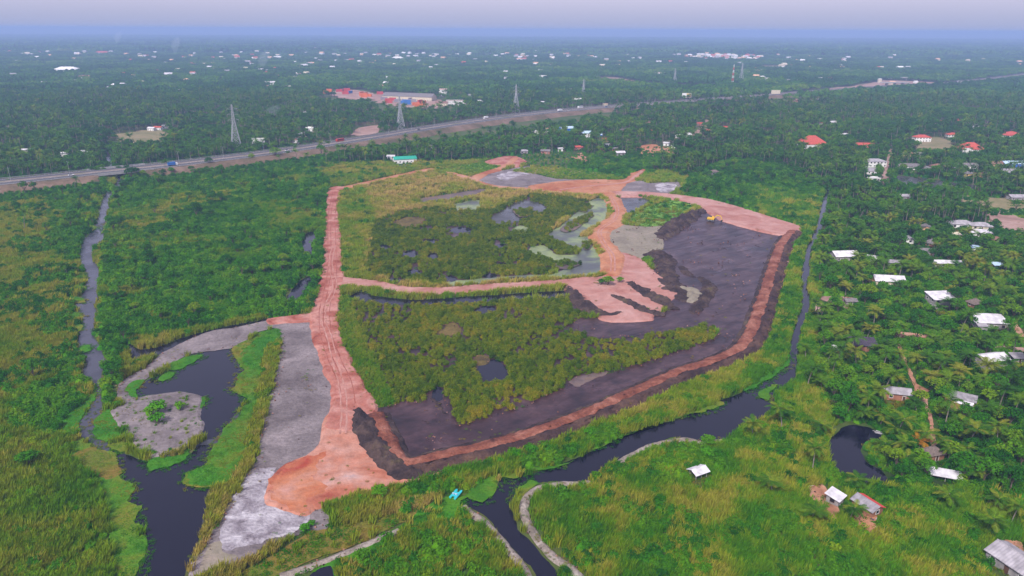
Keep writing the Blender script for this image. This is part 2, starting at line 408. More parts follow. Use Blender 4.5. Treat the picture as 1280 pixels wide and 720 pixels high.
def strip(path, prof, seg, z0=0.0, jit=0.0, s=3, zj=0.0, lo=0.0):
    """sweep a profile [(offset to the right, height)] along a path -> verts, faces"""
    if zj:
        d = [(a[0] + (b[0] - a[0]) * t_, a[1] + (b[1] - a[1]) * t_) for a, b in zip(prof[:-1], prof[1:]) for t_ in (0, .5)]; prof = d + [prof[-1]]
    c = smooth_open(path, seg); t = np.gradient(c, axis=0); t /= np.linalg.norm(t, axis=1)[:, None]
    nrm = np.stack([t[:, 1], -t[:, 0]], 1); v = []; k = len(prof)
    for j, (o, h) in enumerate(prof):
        q = c + nrm * o
        if jit: q = q + nrm * ((fnoise(q[:, 0] / 3, q[:, 1] / 3, s + j) - .5) * 2 * jit)[:, None]
        hh = np.full(len(q), h + z0)
        if zj and h > lo: hh = hh + (fnoise(q[:, 0] / 3.2, q[:, 1] / 3.2, s + 7) - .5) * 2 * zj + (fnoise(q[:, 0] / .9, q[:, 1] / .9, s + 77) - .5) * zj
        v.append(np.column_stack([q, hh]))
    v = np.stack(v, 1).reshape(-1, 3); n = len(c)
    f = [(i * k + j, i * k + j + 1, (i + 1) * k + j + 1, (i + 1) * k + j) for i in range(n - 1) for j in range(k - 1)]
    return v, [q[::-1] for q in f]

def ridge(name, px, width, h, m, label, cat='earth mound', z0=0.0, s=5, seg=0.7, end=0.25, cls=BARE, kind='structure', parent=None):
    """lumpy heap of dug-out earth along a line; width, h in metres (scalar or per point)"""
    pw = PP(px, z0); c = smooth_open(pw, seg)
    if len(c) < 6: c = smooth_open(pw, seg / 4)
    t = np.gradient(c, axis=0); t /= np.linalg.norm(t, axis=1)[:, None]; nrm = np.stack([t[:, 1], -t[:, 0]], 1)
    u = np.linspace(0, 1, len(c))
    W = np.interp(u, np.linspace(0, 1, len(width)), width) if hasattr(width, '__len__') else np.full(len(c), float(width))
    tap = np.clip(np.minimum(u, 1 - u) / max(1e-3, end), 0, 1) ** .5
    W = W * (0.35 + 0.65 * tap)
    k = 19; ts = np.linspace(-1, 1, k); v = []
    for tt in ts:
        q = c + nrm * (tt * W / 2)[:, None]
        q = wobble(q, .35 + .16 * W.max(), 4.5, s); q = wobble(q, .6, 1.5, s + 2)
        base = (1 - abs(tt) ** 2.2) * h * tap
        lump = fnoise(q[:, 0] / 2.6, q[:, 1] / 2.6, s + 3, 4)
        z = base * (0.1 + 1.7 * np.clip(lump - .15, 0, 1)) + (1 - abs(tt)) * .9 * (fnoise(q[:, 0] / 1.1, q[:, 1] / 1.1, s + 8) - .4)
        v.append(np.column_stack([q, z0 + np.where(abs(tt) > .99, -.15, z)]))
    edge = np.vstack([v[0][:, :2], v[-1][::-1, :2]])
    v = np.stack(v, 1).reshape(-1, 3); n = len(c)
    f = [((i + 1) * k + j, (i + 1) * k + j + 1, i * k + j + 1, i * k + j) for i in range(n - 1) for j in range(k - 1)]
    o = obj(name, mesh(name, v, f, M[m], smooth=True), parent)
    if parent is None: tag(o, label, cat, kind=kind)
    if cls is not None: paint(edge, cls)
    return o

# ------------------------------------------------------------------ the ground: one sheet to the horizon
R = 24000.0
gx = [-R, -6000, -2000, -600, 600, 2000, 6000, R]; gy = [-600, 60, 600, 2000, 6000, R]
v = [(x, y, 0) for y in gy for x in gx]; nx = len(gx)
f = [(j * nx + i, j * nx + i + 1, (j + 1) * nx + i + 1, (j + 1) * nx + i) for j in range(len(gy) - 1) for i in range(nx - 1)]
tag(obj('ground', mesh('ground', v, f, M['ground'])), 'flat green-brown lowland reaching out to the hazy horizon', 'ground', kind='structure')

# ---- what grows where (painted before the sheets that cut into it)
area([(-400, 236), (0, 236), (140, 218), (420, 205), (560, 203), (640, 198), (700, 200), (830, 215), (900, 235), (1032, 242), (1012, 330), (1008, 400), (1000, 460), (1040, 520), (1040, 600), (1300, 640), (1600, 900), (-400, 900)], REED)
area([(-200, 238), (0, 240), (130, 222), (140, 260), (112, 300), (118, 360), (100, 440), (110, 540), (-300, 560)], MARSH)
area([(60, 245), (128, 226), (135, 260), (112, 305), (95, 330), (72, 325), (60, 280)], SCRUB, 4)
area([(30, 480), (75, 470), (105, 500), (95, 545), (60, 560), (20, 540)], SCRUB, 4)
area([(-300, 520), (40, 540), (100, 560), (135, 575), (170, 620), (185, 690), (175, 900), (-300, 900)], LUSH)
area([(155, 224), (270, 205), (330, 196), (425, 212), (430, 235), (412, 240), (405, 330), (395, 385), (330, 402), (270, 412), (205, 432), (165, 432), (150, 475), (140, 515), (126, 500), (120, 420), (127, 340), (133, 270)], SCRUB)
area([(400, 216), (470, 205), (560, 205), (600, 210), (560, 216), (470, 228), (430, 238)], REED)
area([(160, 425), (200, 420), (265, 408), (330, 395), (330, 403), (268, 413), (205, 434), (168, 434)], REED)
area([(425, 240), (470, 228), (530, 216), (590, 224), (620, 236), (700, 243), (745, 246), (765, 270), (748, 296), (760, 345), (700, 352), (600, 358), (540, 362), (470, 354), (428, 348), (423, 300)], BROWNREED)
area([(425, 240), (450, 236), (470, 270), (455, 330), (470, 352), (430, 350), (423, 300)], REED)
sheet('thicket_floor', [(467, 281), (494, 267), (541, 261), (581, 264), (615, 262), (635, 252), (669, 244), (739, 252), (743, 262), (702, 274), (690, 290), (722, 311), (722, 318), (696, 319), (700, 330), (706, 335), (685, 343), (635, 345), (575, 351), (544, 358), (491, 351), (457, 341), (462, 310)], 'mud', 'dark wet floor under the upper mangrove thicket', 'ground', MANG, 1.5)
sheet('thicket_floor', [(424, 378), (460, 378), (600, 378), (705, 374), (740, 400), (727, 414), (773, 420), (840, 411), (890, 404), (897, 412), (893, 422), (873, 433), (830, 451), (756, 467), (716, 482), (642, 512), (573, 532), (490, 515), (466, 486), (430, 420)], 'mud', 'dark wet floor under the lower mangrove thicket', 'ground', MANG, 1.5)
area([(423, 372), (438, 370), (446, 400), (470, 450), (492, 500), (495, 512), (472, 514), (440, 458), (424, 415)], GRASS, 1)
# bank strip between dike and right-hand river, right bank of the canal, lower right reeds
area([(505, 600), (560, 588), (700, 552), (850, 505), (940, 462), (965, 400), (985, 330), (998, 280), (1032, 245), (1026, 290), (1003, 350), (1003, 385), (992, 440), (978, 460), (887, 507), (786, 544), (695, 584), (628, 597), (600, 628), (560, 620), (500, 628), (420, 665), (385, 650), (400, 632), (450, 614)], REEDR)
area([(1032, 240), (1060, 300), (1030, 350), (1022, 440), (1010, 520), (960, 500), (992, 440), (1003, 380), (1006, 350), (1024, 285)], REEDR)
area([(960, 490), (1010, 455), (1040, 520), (1040, 590), (1090, 615), (1180, 600), (1290, 620), (1400, 900), (690, 900), (650, 640), (670, 605), (740, 590), (840, 540), (905, 540)], REEDR)
area([(1005, 235), (1045, 245), (1075, 300), (1120, 330), (1400, 330), (1400, 600), (1180, 610), (1110, 600), (1120, 560), (1085, 530), (1045, 530), (1020, 470), (1028, 380), (1020, 330), (1026, 290)], PALM)
area([(860, 225), (900, 205), (960, 205), (1010, 225), (1030, 245), (1020, 290), (995, 282), (950, 270), (900, 255), (855, 248)], DENSE)
area([(940, 235), (1000, 240), (1028, 250), (1018, 292), (996, 284), (950, 268)], REEDR, 3)
area([(450, 665), (480, 650), (560, 645), (585, 640), (640, 690), (665, 730), (700, 900), (420, 900), (440, 730)], REEDR)
area([(300, 720), (345, 690), (392, 660), (440, 655), (510, 640), (560, 625), (575, 640), (560, 650), (480, 652), (455, 670), (430, 720), (380, 900), (250, 900)], LOWGREEN)
area([(250, 140), (330, 125), (480, 130), (640, 130), (640, 142), (480, 160), (300, 180), (255, 190), (200, 195), (160, 190)], DENSE, 8)
area([(690, 203), (760, 195), (830, 205), (800, 222), (750, 225), (700, 222)], SCRUB, 2)
area([(640, 195), (720, 190), (735, 205), (700, 210), (660, 208)], SPARSE, 2)

# ---- water
RIVER = [(134, 190), (139, 196), (140, 208), (143, 214), (156, 228), (140, 242), (134, 267), (129, 301), (123, 307), (115, 321), (123, 336), (124, 361), (119, 395), (118, 421), (131, 452), (125, 479), (130, 512), (134, 540), (140, 560), (150, 565), (187, 580), (235, 570), (248, 556), (262, 548), (296, 518), (310, 500), (292, 488), (302, 460), (300, 445), (330, 448), (330, 500), (318, 560), (300, 600), (262, 610), (255, 642), (249, 665), (237, 697), (228, 725), (200, 900), (110, 900), (150, 780), (168, 722), (186, 690), (182, 665), (166, 652), (172, 634), (158, 627), (168, 609), (150, 596), (143, 574), (117, 557), (94, 537), (113, 510), (118, 484), (103, 471), (107, 452), (96, 435), (104, 398), (94, 381), (104, 368), (109, 344), (100, 327), (104, 300), (116, 290), (123, 270), (129, 245), (146, 227), (137, 212), (132, 200)]
sheet('river', RIVER, 'waterriver', 'grey winding river on the left running under the highway bridge', 'river', WATER, .8)
sheet('pond', [(136, 562), (150, 564), (187, 578), (232, 570), (250, 556), (270, 560), (262, 610), (256, 642), (250, 665), (238, 697), (229, 725), (200, 900), (110, 900), (150, 780), (168, 722), (186, 690), (182, 665), (166, 652), (172, 634), (158, 627), (168, 609), (150, 596), (143, 574)], 'water', 'dark lower pond running to the bottom edge at left', 'pond', WATER, .6, s=7)
sheet('pond', [(171, 487), (160, 498), (170, 506), (200, 500), (245, 505), (240, 545), (270, 548), (300, 510), (310, 498), (298, 480), (306, 462), (296, 436), (252, 438), (228, 450), (210, 464), (183, 476)], 'water', 'dark still pond around the bare islet at lower left', 'pond', WATER, .6)
sheet('river', [(1036, 238), (1033, 257), (1028, 283), (1016, 313), (1010, 353), (1013, 380), (1004, 407), (998, 425), (999, 443), (997, 462), (987, 482), (966, 494), (968, 502), (958, 520), (924, 536), (905, 549), (873, 551), (842, 547), (806, 559), (780, 573), (757, 583), (738, 600), (689, 602), (655, 606), (645, 621), (640, 638), (648, 661), (669, 685), (700, 721), (800, 900), (720, 900), (668, 720), (655, 702), (632, 675), (608, 648), (583, 631), (574, 622), (585, 619), (602, 627), (618, 613), (626, 597), (642, 597), (695, 583), (736, 566), (786, 543), (813, 534), (850, 522), (887, 506), (920, 494), (940, 482), (977, 459), (984, 443), (988, 430), (991, 413), (1003, 380), (1000, 353), (1007, 313), (1020, 283), (1026, 257), (1030, 240)], 'water', 'dark blue river curving past the dike to the bottom edge', 'river', WATER, .7, s=2)
sheet('pond', [(1050, 535), (1067, 531), (1086, 535), (1102, 544), (1095, 554), (1079, 555), (1075, 563), (1083, 577), (1102, 588), (1110, 598), (1102, 604), (1086, 608), (1074, 601), (1048, 589), (1037, 575), (1037, 554)], 'water', 'dark crescent pond among palms on the right', 'pond', WATER, .5, s=3)
sheet('pond', [(1121, 220), (1155, 223), (1189, 228), (1224, 232), (1222, 238), (1190, 236), (1160, 234), (1124, 231)], 'watershallow', 'grey pond among trees below the white bungalow', 'pond', WATER, 1, s=4)
sheet('creek', [(162, 429), (176, 437), (200, 433), (230, 422), (270, 411), (330, 399), (345, 396), (346, 401), (300, 410), (240, 425), (208, 440), (180, 449), (164, 453)], 'water', 'narrow dark creek along the edge of the scrub', 'creek', WATER, .7, s=5)
for k, (pp, lb) in enumerate([([(378, 302), (384, 291), (395, 290), (392, 304), (389, 318), (381, 317)], 'small pool at the upper end of the ditch beside the red road'),
                              ([(357, 378), (362, 366), (375, 352), (387, 345), (388, 352), (380, 366), (368, 377)], 'long dark pool in the ditch beside the red road')]):
    sheet('pool', pp, 'water', lb, 'pool', WATER, .5, s=20 + k)
sheet('canal', [(436, 373), (442, 367), (452, 365), (470, 370), (520, 375), (600, 370), (660, 366), (706, 364), (706, 372), (640, 375), (560, 381), (500, 381), (460, 379)], 'water', 'straight dark canal below the connecting dirt road', 'canal', WATER, .5, s=6)
sheet('pool', [(565, 216 + 40), (582, 252), (600, 250), (597, 262), (572, 264)], 'algae', 'small pale marsh pool near the top of the upper thicket', 'pool', WATER, 1, s=31)
sheet('marsh_pool', [(685, 295), (700, 283), (716, 270), (740, 250), (752, 248), (760, 258), (757, 275), (735, 287), (722, 297), (739, 296), (744, 314), (758, 330), (760, 343), (702, 347), (640, 350), (560, 358), (562, 352), (640, 345), (690, 343), (706, 335), (695, 328), (665, 316), (663, 309), (680, 307), (696, 318), (722, 318), (721, 311)], 'algae', 'pale green algae-covered marsh along the right side of the upper thicket', 'marsh', WATER, 1, s=32)
sheet('pool', [(639, 288), (650, 282), (661, 285), (655, 291)], 'algae', 'tiny algae pool in the middle of the upper thicket', 'pool', WATER, .6, s=33)
sheet('mud_pool', [(614, 272), (630, 262), (652, 251), (672, 253), (684, 260), (668, 270), (648, 277), (616, 281)], 'watershallow', 'brown silty pool in the upper thicket', 'pool', WATER, 1, s=34)
sheet('mud_patch', [(494, 277), (508, 272), (530, 273), (528, 281), (512, 285), (496, 283)], 'olivemud', 'bare brown mud patch on the left of the upper thicket', 'mud', BARE, 1, s=35)
sheet('mud_patch', [(520, 249), (560, 243), (605, 236), (608, 241), (575, 249), (530, 254)], 'brownmud', 'bare brown streak among the tan reeds', 'mud', BARE, 1, s=36)
sheet('pool', [(775, 248), (790, 246), (813, 250), (806, 258), (790, 267), (778, 268)], 'watershallow', 'small grey pool beside the top road junction', 'pool', WATER, .6, s=37)
for k, (x, y, a, b) in enumerate([(576, 288, 14, 4), (513, 318, 9, 5), (541, 321, 6, 5), (538, 302, 10, 3), (626, 331, 8, 3), (627, 308, 8, 3), (517, 341, 9, 4), (480, 309, 7, 3), (563, 349, 8, 4), (612, 345, 9, 3), (645, 349, 14, 3), (495, 351, 12, 3)]):
    th = np.linspace(0, 2 * math.pi, 9)[:-1]
    sheet('pool', [(x + a * math.cos(t), y + b * math.sin(t)) for t in th], 'water', 'dark gap of open water between the mangroves of the upper thicket', 'pool', WATER, .8, s=40 + k)['group'] = 'dark pools in the upper thicket'

# ---- the dug basin and things in it
BASIN = [(470, 512), (490, 508), (511, 503), (530, 503), (545, 485), (560, 500), (573, 531), (642, 512), (716, 481), (803, 455), (873, 432), (897, 420), (892, 407), (830, 415), (760, 424), (722, 415), (722, 400), (800, 395), (832, 390), (815, 330), (822, 295), (850, 275), (885, 262), (930, 280), (978, 292), (985, 296), (975, 325), (962, 360), (948, 400), (935, 428), (895, 455), (820, 482), (736, 520), (650, 551), (560, 575), (508, 586), (490, 562), (475, 530)]
sheet('mud_basin', BASIN, 'mud', 'wide dug basin of dark wet purple-brown mud', 'basin', BARE, .6)
for k, (pp, lb) in enumerate([([(596, 462), (606, 452), (622, 450), (632, 460), (636, 472), (620, 477), (606, 478)], 'dark pool in the middle of the lower thicket'),
                              ([(540, 492), (546, 484), (553, 486), (552, 500), (540, 503)], 'dark inlet at the lower left of the lower thicket'),
                              ([(594, 388), (604, 383), (618, 384), (619, 391), (600, 393)], 'dark pool by the canal at the top of the lower thicket')]):
    sheet('pool', pp, 'water', lb, 'pool', WATER, .5, s=60 + k)
for k, (pp, lb) in enumerate([([(548, 416), (556, 407), (566, 404), (577, 412), (572, 419), (556, 420)], 'bare olive-brown patch near the top of the lower thicket'),
                              ([(590, 452), (598, 445), (610, 447), (611, 455), (600, 458)], 'bare olive-brown patch beside the dark pool'),
                              ([(710, 478), (730, 469), (757, 464), (752, 471), (730, 480), (716, 484)], 'grey mud shelf at the thicket edge')]):
    sheet('mud_patch', pp, 'olivemud' if k < 2 else 'brownmud', lb, 'mud', BARE, 1.6, s=70 + k)

# ---- grey and white ash ground
sheet('ash_ground', [(330, 402), (300, 409), (268, 413), (235, 425), (205, 440), (185, 457), (165, 469), (148, 480), (146, 500), (158, 508), (172, 500), (166, 486), (186, 472), (212, 456), (235, 444), (256, 440), (288, 436), (304, 428), (322, 416), (350, 408), (352, 400)], 'ash', 'grey ash causeway curving from the red road to the islet', 'ash ground', BARE, .8)
sheet('ash_ground', [(345, 404), (396, 396), (400, 420), (408, 450), (420, 485), (420, 520), (408, 560), (395, 600), (405, 655), (385, 664), (352, 676), (300, 704), (240, 724), (240, 706), (272, 654), (296, 611), (318, 584), (323, 549), (334, 494), (346, 448), (352, 425)], 'ash', 'strip of grey ash ground left of the red road', 'ash ground', BARE, 1.5, s=8)
sheet('ash_patch', [(318, 588), (335, 590), (338, 606), (338, 628), (360, 637), (384, 644), (388, 652), (368, 664), (330, 672), (290, 688), (276, 672), (290, 640), (302, 612)], 'whiteash', 'white crusted ash patch at the foot of the red pad', 'ash ground', BARE, 2.2, s=9)
sheet('ash_patch', [(246, 712), (262, 680), (275, 676), (282, 690), (296, 694), (270, 710)], 'sand', 'brownish stained ash near the bottom of the white patch', 'ash ground', BARE, 1, s=10)
sheet('ash_ground', [(596, 224), (628, 213), (662, 208), (690, 219), (736, 223), (748, 226), (700, 229), (672, 235), (640, 236), (612, 233)], 'ash', 'grey ash flat beside the orange pad at the top', 'ash ground', BARE, 1.2, s=11)
sheet('ash_patch', [(622, 219), (640, 213), (664, 211), (672, 216), (655, 218), (640, 222), (628, 226)], 'whiteash', 'whitish streak on the grey ash flat at the top', 'ash ground', BARE, 2.5, s=17)
sheet('ash_ground', [(772, 240), (778, 230), (800, 226), (812, 229), (848, 228), (850, 238), (830, 244), (800, 243)], 'ash', 'grey ash flat behind the top road', 'ash ground', BARE, 1, s=12)
sheet('ash_patch', [(819, 232), (834, 229), (846, 232), (842, 238), (826, 240)], 'whiteash', 'whitish patch on the ash flat behind the top road', 'ash ground', BARE, 1, s=13)
sheet('sand_ground', [(756, 290), (764, 283), (778, 281), (800, 283), (828, 283), (827, 296), (830, 312), (806, 324), (776, 319), (760, 312), (756, 300)], 'sand', 'flat of grey-green sand between the road bend and the dark spoil', 'sand', BARE, 1, s=14)
sheet('grass_field', [(546, 214), (575, 208), (602, 203), (624, 208), (610, 215), (592, 221), (570, 219)], 'field', 'small bright green field at the top of the site', 'field', GRASS, 1, s=15)
sheet('grass_field', [(640, 214), (668, 209), (720, 212), (770, 220), (780, 224), (745, 225), (700, 224), (670, 218)], 'dryfield', 'dry grass behind the pale ash flat', 'field', GRASS, 1, s=16)

# ---- islet in the pond, floating weed
slab('islet', [(142, 514), (171, 499), (222, 491), (249, 498), (247, 522), (251, 533), (241, 553), (225, 564), (190, 572), (175, 560), (155, 537), (146, 523)], 'ash', 'bare grey islet with bushes in the dark pond', 'islet', .5, 1.0, SPARSE, .6)
WEEDS = [([(290, 438), (305, 428), (325, 416), (347, 412), (352, 424), (342, 452), (332, 500), (318, 556), (300, 598), (268, 609), (238, 609), (232, 594), (252, 584), (268, 557), (280, 537), (296, 521), (309, 500), (290, 490), (296, 474), (302, 461)], 'weed', 'broad floating weed mat on the right shore of the pond', WEED),
         ([(302, 440), (320, 425), (344, 415), (346, 428), (336, 450), (316, 462), (304, 456)], 'weedbright', 'bright green weed lawn at the top of the pond shore', WEED),
         ([(239, 606), (236, 592), (262, 582), (284, 586), (300, 584), (292, 598), (268, 608)], 'weedbright', 'vivid green weed at the lower tip of the floating mat', WEED),
         ([(117, 480), (108, 500), (70, 530), (75, 545), (95, 540), (108, 515), (120, 498), (121, 484)], 'weedbright', 'bright green weed lining the left river bank', WEED),
         ([(114, 530), (124, 516), (138, 510), (150, 530), (152, 548), (134, 552), (118, 545)], 'weedbright', 'round green weed patch in the river beside the islet', WEED),
         ([(138, 556), (158, 550), (172, 556), (174, 565), (150, 566)], 'weed', 'small weed patch at the left of the islet foot', WEED),
         ([(185, 576), (200, 572), (222, 570), (236, 560), (232, 574), (210, 584), (190, 588)], 'weedbright', 'green weed below the islet', WEED),
         ([(100, 548), (120, 560), (142, 570), (152, 596), (168, 610), (158, 628), (172, 635), (166, 652), (182, 665), (184, 690), (160, 735), (140, 700), (135, 640), (120, 600), (92, 575)], 'weed', 'weed fringe along the lower left river bank', WEED),
         ([(94, 568), (118, 560), (142, 572), (150, 594), (132, 602), (110, 590)], 'weedolive', 'olive weed patch on the lower left bank', WEED),
         ([(206, 463), (216, 453), (236, 446), (250, 445), (240, 454), (222, 462)], 'weedbright', 'oval green weed patch at the top of the pond', WEED),
         ([(196, 474), (210, 466), (218, 467), (214, 473), (200, 479)], 'weedbright', 'small green weed patch beside the causeway', WEED),
         ([(160, 484), (172, 476), (180, 478), (172, 490), (166, 498), (160, 494)], 'weedbright', 'weed clump at the left end of the pond', WEED),
         ([(246, 500), (256, 498), (258, 506), (250, 510)], 'weedbright', 'little green weed patch at the right of the islet', WEED)]
for x, y, a, b in [(113, 286, 8, 4), (100, 345, 7, 5), (97, 360, 9, 5), (92, 375, 10, 5), (94, 396, 9, 6), (97, 410, 7, 5), (106, 437, 8, 5), (134, 284, 5, 8), (103, 376, 6, 3)]:
    WEEDS.append(([(x + a * math.cos(t) * (.8 + .4 * random.random()), y + b * math.sin(t)) for t in np.linspace(0, 6.28, 9)[:-1]], random.choice(['weed', 'weedbright', 'weed']), 'floating weed patch on the edge of the left river', WEED))
WEEDS += [([(576, 628), (586, 622), (602, 629), (620, 612), (628, 598), (644, 598), (668, 592), (690, 586), (720, 575), (700, 580), (660, 588), (622, 594), (606, 600), (590, 616), (570, 622)], 'weed', 'weed fringe where the river meets the reed bank', WEED),
          ([(739, 565), (770, 551), (800, 539), (845, 524), (900, 503), (905, 507), (860, 520), (815, 534), (780, 546), (745, 564)], 'weed', 'yellow-green weed fringe along the middle of the right-hand river', WEED),
          ([(930, 487), (950, 474), (975, 458), (984, 440), (988, 445), (981, 461), (957, 476), (934, 490)], 'weedbright', 'green weed along the upper bend of the right-hand river', WEED),
          ([(944, 492), (958, 484), (972, 482), (962, 492), (960, 500)], 'weed', 'weed on the inside bend of the right-hand river', WEED),
          ([(645, 628), (650, 612), (664, 603), (676, 604), (662, 612), (652, 632)], 'weed', 'weed tuft at the tip of the dry path', WEED)]
for k, (pp, m, lb, cl) in enumerate(WEEDS):
    o = sheet('floating_weed', pp, m, lb, 'water weed', cl, 1.7, s=80 + k, kind='stuff')
    if lb.startswith('floating weed patch'): o['group'] = 'weed patches on the left river'
sheet('weed_field', [(296, 722), (345, 692), (392, 664), (440, 656), (510, 641), (560, 625), (572, 640), (556, 648), (500, 655), (485, 662), (440, 684), (380, 706), (330, 735)], 'weedolive', 'long olive weed field at the bottom of the site', 'weed field', LOWGREEN, .8, s=120, kind='stuff')
sheet('weed_field', [(520, 640), (560, 622), (574, 628), (570, 645), (540, 660), (490, 668), (470, 690), (430, 712), (412, 740), (380, 760), (392, 712), (440, 690), (500, 660)], 'weedbright', 'vivid green wet meadow beside the blue boat', 'weed field', LOWGREEN, .8, s=121, kind='stuff')
sheet('pool', [(385, 722), (400, 712), (414, 708), (416, 722), (410, 760), (370, 760)], 'water', 'dark pool at the bottom edge beside the grey footpath', 'pool', WATER, .5, s=122)
sheet('bare_yard', [(388, 664), (392, 650), (400, 640), (412, 648), (408, 662)], 'ash', 'scrap of grey ground beside the white ash', 'ground', BARE, .6, s=123)

area([(334, 436), (352, 426), (348, 455), (340, 495), (330, 535), (318, 575), (300, 606), (290, 606), (308, 565), (320, 510)], REED, .8)
area([(292, 600), (262, 632), (252, 664), (240, 696), (230, 722), (240, 716), (258, 680), (276, 648), (304, 606)], REED, .8)
# ---- dirt roads and pads
PAD = [(437, 505), (447, 547), (477, 578), (505, 602), (551, 594), (552, 598), (507, 607), (457, 615), (426, 627), (394, 637), (383, 644), (358, 636), (338, 627), (339, 607), (345, 596), (360, 582), (386, 570), (402, 556), (404, 541), (415, 515), (440, 490)]
slab('dirt_pad', PAD, 'pad', 'bare salmon and orange earth pad at the lower end of the red road', 'bare ground', .7, 1.2, s=130)
M['orangepad'] = earth('orange_pad', [(.28, .05, .03), (.36, .125, .06), (.39, .165, .095), (.41, .21, .16)], .07, .4, fine=.2)
sheet('dirt_patch', [(338, 628), (339, 606), (346, 595), (362, 582), (388, 572), (410, 566), (398, 585), (392, 600), (404, 612), (388, 626), (384, 642), (358, 636)], 'orangepad', 'strong orange stain at the left end of the salmon pad', 'bare ground', BARE, 3.0, z=.706, s=145)
slab('dirt_road', [(411, 238), (408, 270), (406, 304), (405, 334), (400, 361), (390, 390), (392, 418), (401, 442), (408, 462), (418, 485), (416, 514), (407, 535), (440, 540), (470, 512), (456, 487), (438, 454), (423, 420), (422, 388), (426, 363), (429, 348), (427, 321), (425, 291), (421, 261), (425, 240), (431, 235), (420, 234)], 'dirt', 'straight pinkish-red dirt road running down the left of the site', 'dirt road', .85, 1.4, s=131)
slab('dirt_road', [(395, 392), (360, 396), (335, 400), (338, 406), (360, 404), (396, 402)], 'dirt', 'short red spur joining the ash causeway', 'dirt road', .5, .8, s=132)
slab('dirt_road', [(426, 348), (467, 352), (511, 360), (551, 361), (602, 357), (652, 354), (702, 351), (740, 347), (740, 355), (702, 358), (652, 362), (602, 366), (551, 370), (511, 370), (467, 361), (426, 358)], 'pink', 'pink dirt road crossing the site above the canal', 'dirt road', .78, 1.5, s=133)
slab('dirt_pad', [(706, 357), (739, 349), (760, 344), (766, 322), (776, 317), (790, 320), (803, 326), (813, 337), (838, 357), (846, 368), (832, 381), (815, 394), (814, 401), (769, 403), (752, 400), (742, 386), (722, 372)], 'pink', 'wide pale pink earth pad beside the dark spoil', 'bare ground', .7, 1.2, s=134)
slab('dirt_road', [(754, 242), (762, 255), (766, 268), (758, 276), (744, 287), (741, 297), (750, 312), (756, 326), (757, 345), (772, 345), (778, 322), (766, 310), (757, 298), (762, 288), (776, 280), (780, 270), (775, 256), (768, 243)], 'orange', 'winding orange dirt road bending down to the pink pad', 'dirt road', 1.2, 2.6, s=135)
slab('dirt_road', [(764, 241), (807, 241), (857, 246), (890, 251), (930, 262), (970, 275), (999, 284), (996, 293), (973, 294), (940, 287), (905, 277), (885, 266), (868, 257), (848, 251), (807, 247), (764, 246)], 'pink', 'broad pale pink dirt road along the top of the mud basin', 'dirt road', 1.0, 1.6, s=136)
slab('dirt_pad', [(662, 233), (702, 227), (745, 225), (780, 225), (790, 217), (804, 212), (806, 215), (797, 225), (782, 230), (772, 243), (745, 244), (696, 241), (668, 238)], 'orange', 'orange earth clearing at the top road junction', 'bare ground', .6, 1.2, s=137)
slab('dirt_road', [(545, 214), (570, 217), (587, 222), (602, 228), (622, 233), (662, 236), (700, 239), (758, 242), (758, 246), (700, 243), (660, 240), (618, 236), (598, 231), (582, 225), (556, 217)], 'orange', 'narrow orange dirt road along the top of the reeds', 'dirt road', .7, 1.2, s=138)
slab('dirt_road', [(588, 222), (606, 215), (622, 210), (634, 205), (640, 198), (648, 198), (640, 207), (626, 213), (610, 218), (596, 226)], 'orange', 'short orange lane up to the red clearing', 'dirt road', .65, 1.0, s=139)
slab('dirt_pad', [(605, 203), (628, 196), (645, 196), (657, 202), (648, 209), (634, 209), (620, 208)], 'dirt', 'small reddish clearing at the top end of the orange lane', 'bare ground', .5, 1.0, s=140)
slab('dirt_road', [(420, 236), (460, 227), (500, 218), (535, 211), (545, 213), (500, 222), (460, 231), (428, 239)], 'orange', 'faint orange track linking the red road to the green field', 'dirt road', .5, .8, s=141)
sheet('grass_islet', [(780, 277), (807, 260), (837, 250), (864, 254), (864, 262), (828, 282), (800, 283)], 'field', 'patch of bright green grass beside the top road', 'grass', LOWGREEN, 1, s=142)

# ---- tyre tracks: pale compressed ruts along the road
def ruts(name, px, m, offs, w, z, label):
    c = PP(px)
    for o_ in offs:
        v, f = strip(c, [(o_ - w / 2, 0), (o_ + w / 2, 0)], 2.0, z, jit=.35 + .35 * (w > 2), s=int(o_ * 7) + 9)
        tag(obj(name, mesh(name, v, f, M[m])), label, 'wheel rut', group=label, kind='structure')
M['rut'] = earth('rut', [(.31, .135, .10), (.365, .18, .145), (.40, .225, .19)], .1, .5, fine=.2)
M['rutred'] = earth('rut_red', [(.20, .055, .036), (.29, .10, .072)], .1, .5, fine=.25)
ruts('wheel_rut', [(420, 240), (415, 270), (415, 305), (416, 335), (412, 362), (406, 390), (408, 420), (418, 450), (432, 482), (436, 508)], 'rutred', (-2.2, .5, 2.3), .32, .872, 'thin wheel rut along the straight red dirt road')
ruts('wheel_rut', [(420, 300), (413, 330), (418, 360), (404, 395), (412, 425), (420, 460), (428, 490), (430, 520), (428, 545)], 'rut', (-1.0, .8), .5, .876, 'pale wheel rut wandering along the red road and pad')
ruts('wheel_rut', [(432, 354), (467, 357), (511, 365), (551, 365), (602, 361), (652, 358), (702, 354), (750, 348)], 'rut', (-1, 1), .7, .80, 'pale wheel rut along the crossing pink road')
ruts('wheel_rut', [(762, 246), (771, 262), (768, 276), (750, 290), (754, 305), (765, 322), (766, 342)], 'rut', (-1, 1), .8, 1.22, 'pale wheel rut along the winding orange road')
ruts('wheel_rut', [(556, 216), (585, 223), (601, 230), (622, 234.5), (662, 238), (700, 241), (740, 243)], 'rut', (0,), 1.6, .725, 'pale middle of the narrow orange road')
